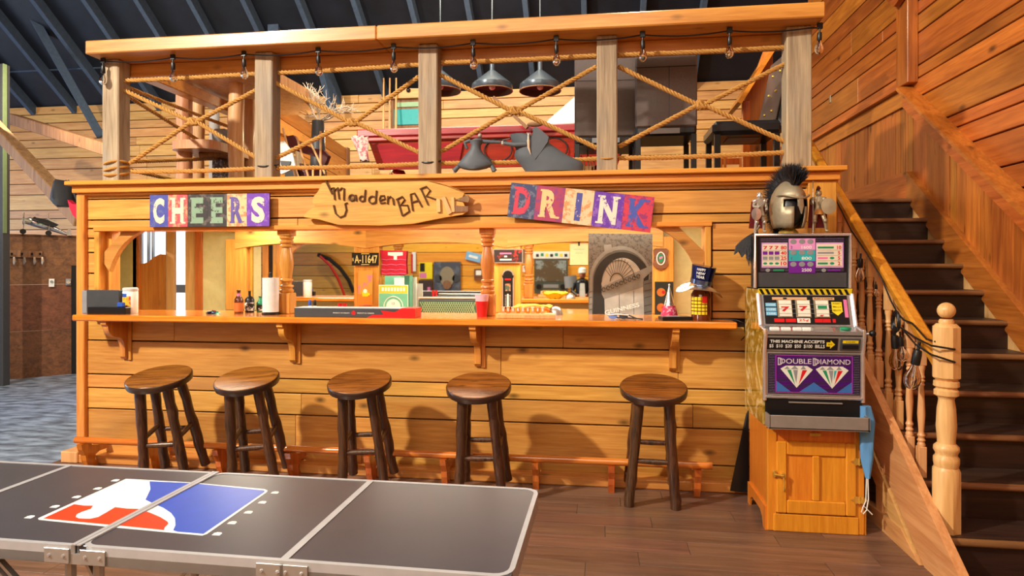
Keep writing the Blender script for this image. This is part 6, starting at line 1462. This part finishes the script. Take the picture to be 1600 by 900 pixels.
part('slab_top', slab(c0.x, c1.x, 5.2, 6.7, c0.z - .05, c0.z + .08), LOGM, lg)
s0, s1_ = py(292, 232, 5.6), py(362, 232, 5.6)
part('slab_seat', slab(s0.x, s1_.x, 5.3, 6.0, s0.z - .06, s0.z + .02), LOGM, lg)
part('seat_log', MB().tube([py(312, 244, 5.5), py(360, 238, 5.6)], .035, 10), TIMBER, lg, smooth=True)
solo('grey_cushion', MB().box(py(338, 210, 5.6).x, py(362, 210, 5.6).x, 5.5, 5.8, py(338, 226, 5.5).z, py(338, 200, 5.5).z, .03), GREY, 'grey cushion on the log table frame in the loft', 'cushion')
solo('speckled_box', MB().box(py(340, 262, 5.9).x, py(358, 262, 5.9).x, 5.8, 6.0, LZ, py(340, 248, 5.8).z, .01), worn('speckle', (190, 190, 196), (90, 90, 100), .5, 40), 'speckled grey box under the log table', 'box')
# sloping plank screen on the left of the loft
ss = thing('sloping_plank_screen', 'sloping pine plank screen at the left side of the loft', 'screen', (-3.7, 8.4, LZ), world=True)
xs_ = -3.72; A0, A1 = px(437, 160, xs_), px(541, 232, xs_)
sl0 = (A1.z - A0.z) / (A1.y - A0.y)
def sy(y, o): return A0.z + sl0 * (y - A0.y) + o
for k in range(7):
    o0, o1 = -.24 * k, -.24 * (k + 1) + .01; yy0, yy1 = A0.y - 1.0, A1.y
    if k == 0: o1 = -.18
    if k == 1: o0 = -.19
    part('plank', MB().prism([(xs_, yy0, max(LZ, sy(yy0, o0))), (xs_, yy1, max(LZ, sy(yy1, o0))), (xs_, yy1, max(LZ - .01, sy(yy1, o1))), (xs_, yy0, max(LZ - .01, sy(yy0, o1)))], (-.04, 0, 0)), RY if k == 0 else PY_, ss)
part('end_post', MB().box(xs_ - .06, xs_ + .02, A1.y, A1.y + .1, LZ, A1.z + .02, .005), TIMBER, ss)
# dried branch
def branch(mb, p, d, L_, r_, lev, rg):
    n = 4; pts = [p]; rs = [r_]
    for i in range(n):
        d = (d + Vector((rg.uniform(-.3, .3), rg.uniform(-.3, .3), rg.uniform(-.2, .25)))).normalized(); pts.append(pts[-1] + d * L_ / n); rs.append(r_ * (1 - .12 * (i + 1)))
    mb.tube(pts, rs, 5)
    if lev: 
        for q in pts[1:]:
            for _ in range(2 if rg.random() < .45 else 1): branch(mb, q, (d + Vector((rg.uniform(-1, 1), rg.uniform(-.5, .5), rg.uniform(-.5, .8)))).normalized(), L_ * .62, r_ * .6, lev - 1, rg)
mb = MB(); rg = random.Random(12); base = py(497, 192, 6.2)
for d_ in ((.2, 0, .9), (.8, 0, .5), (-.5, 0, .9), (.7, .1, .15)): branch(mb, base, Vector(d_).normalized(), .24, .011, 2, rg)
solo('dried_branch', mb, plain('bleached_twig', (206, 190, 170), .8), 'bleached many-forked dried branch in the loft above the CHEERS sign side', 'branch')
solo('branch_pot', MB().lathe([(.07, 0), (.09, .2), (.06, base.z - LZ + .02)], c=(base.x, base.y, LZ), n=16), DGREY, 'dark vase holding the dried branch', 'vase', True)
solo('teal_float', MB().ball(py(461, 143, 6.0), .032), TEAL, 'small teal glass ball hanging beside the second rail post', 'ball', True)
# clutter by second post
wb_ = thing('white_crest_board', 'white board with a dark grey badge beside the second rail post', 'board', py(446, 245, 5.2), world=True)
part('board', MB().prism([py(u, v, 5.2) for u, v in ((437, 222), (443, 220), (456, 236), (462, 262), (440, 272), (436, 270))], (0, .02, 0)), WHITE, wb_); part('badge', MB().prism([py(u, v, 5.19) for u, v in ((438, 251), (454, 252), (453, 257), (448, 259), (439, 258))], (0, .01, 0)), DGREY, wb_)
sd = thing('brown_saddle', 'dark burgundy leather saddle shape among the sticks', 'saddle', py(480, 235, 5.5), world=True)
part('flap', MB().prism([py(u, v, 5.5) for u, v in ((447, 213), (458, 211), (466, 222), (490, 232), (505, 234), (513, 243), (508, 256), (500, 262), (494, 245), (470, 238), (452, 232))], (0, .06, 0)), plain('burgundy_leather', (96, 38, 40), .5, bump=.4), sd)
part('panel_piece', MB().prism([py(u, v, 5.52) for u, v in ((468, 255), (485, 258), (496, 262), (494, 276), (468, 276))], (0, .05, 0)), MATS['burgundy_leather'], sd); part('dark_piece', MB().prism([py(u, v, 5.45) for u, v in ((445, 268), (464, 262), (466, 277), (445, 277))], (0, .05, 0)), BLACK, sd)
for i, (a, b_) in enumerate((((442, 200), (461, 275)), ((464, 215), (482, 277)), ((486, 225), (508, 272)), ((501, 205), (501, 277)), ((455, 245), (466, 276)), ((489, 262), (489, 277)))):
    solo('pale_stick', MB().tube([py(*a, 5.35), py(*b_, 5.3)], .009, 6), BIRCH, ('pale stick leaning right just past the second rail post', 'pale stick leaning in front of the saddle', 'pale stick leaning towards the header sign twine', 'upright pale stick, tallest of the bundle', 'short pale stick low beside the white board', 'short upright pale stick low right of the saddle')[i], 'stick', True, 'pale sticks beside the second rail post')
# grey sculptures on the ledge
SG_ = plain('slate_grey_clay', (84, 90, 98), .55, bump=.25, bscale=40)
yS = 4.405
def S(x, y, dy=0): return py(680 + x / 6.154, 170 + y / 6.154, yS + dy)
def slab_fig(root, name, rows, th, mat=SG_):
    """rows: (left x, right x, y) in order down the figure -> rounded solid"""
    rings = []
    for l_, r_, y_ in rows:
        a, b_ = S(l_, y_), S(r_, y_); c_ = (a + b_) / 2; w_ = (b_ - a).length / 2
        rings.append([c_ + Vector((w_ * cos(t_), min(th, w_) * sin(t_), 0)) + (b_ - a).normalized() * 0 for t_ in [2 * pi * i / 20 for i in range(20)]])
    return part(name, MB().skin(rings), mat, root, smooth=True)
f1 = thing('swordsman_sculpture', 'small grey clay figure in a flared gown holding out a sword on the bar ledge', 'sculpture', S(380, 600), world=True)
slab_fig(f1, 'gown', [(375, 450, 290), (330, 465, 310), (345, 440, 350), (335, 440, 390), (300, 460, 430), (265, 500, 470), (230, 540, 510), (205, 560, 545), (260, 500, 575), (300, 440, 585)], .045)
part('head', MB().ball(S(430, 258), .016), PEWTER, f1, smooth=True)
part('arm', MB().tube([S(340, 305), S(285, 325), S(300, 370), S(310, 385)], [.014, .013, .011, .009], 10), SG_, f1, smooth=True); part('arm', MB().tube([S(450, 312), S(540, 318), S(630, 322)], [.015, .012, .009], 10), SG_, f1, smooth=True)
part('hand', MB().ball(S(648, 322), .011), PEWTER, f1, smooth=True); part('sword_blade', MB().tube([S(650, 300), S(720, 285)], .003, 6), CHROME, f1)
for a, b_ in (((230, 550), (180, 600)), ((540, 540), (570, 600))): part('boot', MB().tube([S(*a), S(*b_)], [.014, .019], 10), SG_, f1, smooth=True)
part('base_pin', MB().cyl(Vector((S(180, 600).x, yS, 2.13)), S(180, 600), .006, n=8), PEWTER, f1); part('base_pin', MB().cyl(Vector((S(570, 600).x, yS, 2.13)), S(570, 600), .006, n=8), PEWTER, f1)
f2 = thing('hooded_sculpture', 'large grey clay hooded figure with sweeping gown and pale dagger on the ledge', 'sculpture', S(1000, 600), world=True)
slab_fig(f2, 'gown', [(720, 905, 250), (730, 1000, 290), (740, 1080, 320), (765, 1120, 350), (775, 1180, 390), (762, 1250, 440), (775, 1330, 480), (800, 1400, 510), (825, 1425, 540), (850, 1425, 575), (870, 1420, 604)], .06)
part('hood', MB().prism([S(x, y, -.062) for x, y in ((950, 178), (975, 172), (1020, 205), (1060, 240), (1092, 270), (1080, 320), (1020, 410), (960, 485), (925, 430), (915, 330), (925, 250), (945, 215))], (0, .07, 0)), SG_, f2)
part('hood_peak', MB().ball(S(965, 205, -.03), .02, sc=(1.1, 1, .9)), SG_, f2, smooth=True)
part('dagger_hilt', MB().tube([S(880, 235, -.07), S(918, 238, -.07)], .006, 8), CHROME, f2, smooth=True); part('dagger_hilt', MB().tube([S(898, 238, -.07), S(898, 300, -.07)], .008, 8), PEWTER, f2, smooth=True)
part('dagger_blade', MB().tube([S(896, 300, -.07), S(898, 370, -.07), S(918, 440, -.07)], [.010, .008, .001], 8), plain('bone', (222, 196, 168), .4), f2, smooth=True)
part('arm', MB().tube([S(660, 330, -.04), S(760, 345, -.05), S(880, 340, -.05)], [.012, .016, .018], 10), SG_, f2, smooth=True); part('hand', MB().ball(S(650, 335, -.04), .012), PEWTER, f2, smooth=True)

# ================================================================== FAR LEFT
bk_ = thing('black_backpack', 'black backpack with a red side hanging at the left end of the bar ledge', 'bag', py(102, 315, 4.7), world=True)
def K(x, y, dy=0): return py(x / 3.913, 270 + y / 3.913, 4.7 + dy)
BKM = plain('black_nylon', (28, 30, 36), .7, bump=.4)
rgs = []
for l_, r_, y_ in ((375, 425, 52), (350, 440, 66), (335, 450, 95), (325, 455, 130), (322, 455, 160), (345, 455, 188), (375, 450, 208)):
    a, b_ = K(l_, y_), K(r_, y_); c_ = (a + b_) / 2; w_ = (b_ - a).length / 2; rgs.append([c_ + Vector((w_ * cos(t_), .09 * sin(t_) * (1 + .1 * cos(4 * t_)), .006 * sin(3 * t_))) for t_ in [2 * pi * i / 20 for i in range(20)]])
part('pack_body', MB().skin(rgs), BKM, bk_, smooth=True)
part('red_side', MB().prism([K(x, y, -.10) for x, y in ((412, 165), (440, 190), (472, 195), (472, 285), (445, 260), (425, 215))], (0, .05, 0)), plain('red_nylon', (200, 20, 60), .6), bk_)
part('strap', MB().tube([K(360, 80), K(405, 50), K(430, 75), K(462, 150), K(474, 170)], .010, 6), BKM, bk_, smooth=True)
part('strap', MB().tube([K(410, 60), K(418, 48), K(428, 62)], .008, 6), BKM, bk_, smooth=True)
NP = Vector((PD.y, -PD.x, 0))
def W_(u, v, off=.03):
    r_ = _ray(u, v); t_ = (A + NP * off).dot(NP) / r_.dot(NP); q = r_ * t_; return Vector((q.x, q.y, q.z + CAMZ))
if True:
    mp2 = thing('model_airplane', 'chrome and green twin propeller model airplane on top of the brown partition', 'model airplane', W_(75, 365), world=True)
    def M6(x, y, o=.0): return W_(x / 6, 330 + y / 6, o)
    part('fuselage', MB().tube([M6(230, 85), M6(270, 90), M6(380, 120), M6(480, 155), M6(600, 205), M6(680, 232)], [.02, .055, .06, .045, .025, .008], 12), CHROME, mp2, smooth=True)
    part('canopy', MB().tube([M6(280, 85), M6(320, 80), M6(360, 100)], [.02, .045, .03], 10), BLACK, mp2, smooth=True); part('green_panel', MB().tube([M6(350, 108), M6(400, 118)], .062, 10), plain('pale_green_metal', (130, 170, 150), .3, .6), mp2, smooth=True)
    part('wing', MB().prism([M6(300, 65), M6(430, 90), M6(530, 135), M6(510, 150), M6(420, 120), M6(290, 80)], (NP * .25)), BLACK, mp2); part('tail_fin', MB().prism([M6(620, 215), M6(640, 160), M6(662, 170), M6(670, 235)], (NP * .02)), CHROME, mp2); part('tail_plane', MB().bar(M6(650, 225, -.12), M6(650, 225, .15), .05, .01), CHROME, mp2)
    for x, y in ((225, 90), (455, 95)):
        part('engine', MB().tube([M6(x, y, .1), M6(x + 60, y + 15, .1)], [.04, .03], 10), PEWTER, mp2, smooth=True)
        for a in range(3): part('propeller_blade', MB().bar(M6(x - 6, y, .1), M6(x - 6, y, .1) + Vector((.01, 0, .01)) + Vector((0, 0, .10)) * cos(a * 2.09) + NP * .10 * sin(a * 2.09), .02, .006), CHROME, mp2)
    for x, y in ((215, 190), (455, 205)):
        part('wheel', MB().cyl(M6(x, y, .08), M6(x, y, .13), .035, n=16), BLACK, mp2); part('gear_strut', MB().bar(M6(x, y, .1), M6(x + 10, y - 85, .1), .01, .01), PEWTER, mp2)
    hr = thing('coat_hook_rail', 'brown wooden hook rail with hanging chrome openers on the partition', 'rail', W_(30, 397), world=True)
    part('rail_board', MB().bar(M6(-60, 388, .04), M6(392, 408, .04), .03, .09), TIMBER, hr)
    for i, x in enumerate((5, 110, 205, 300, 375)):
        part('hook', MB().tube([M6(x, 400, .05), M6(x, 405, .10), M6(x, 392, .11)], .012, 6), BLACK, hr, smooth=True); part('opener', MB().tube([M6(x + 22, 430, .07), M6(x + 24, 475, .07), M6(x + 20, 500, .07)], [.012, .02, .006], 6), CHROME, hr, smooth=True)
    t = thing('thermostat', 'small white thermostat on the brown partition', 'thermostat', W_(80, 442), world=True); a, b_ = M6(455, 635, .03), M6(512, 712, .03)
    part('housing', MB().bar(M6(458, 672, .045), M6(510, 672, .045), .03, .11, b=.004), WHITE, t); part('dial', MB().cyl(M6(484, 660, .06), M6(484, 660, .075), .018, n=14), GREY, t)
    t = thing('round_switch', 'small grey round switch beside the dark doorway', 'switch', W_(106, 442), world=True)
    part('plate', MB().bar(M6(615, 665, .045), M6(664, 665, .045), .03, .09, b=.004), GREY, t); part('knob', MB().cyl(M6(642, 665, .06), M6(642, 665, .09), .025, n=14), CHROME, t)
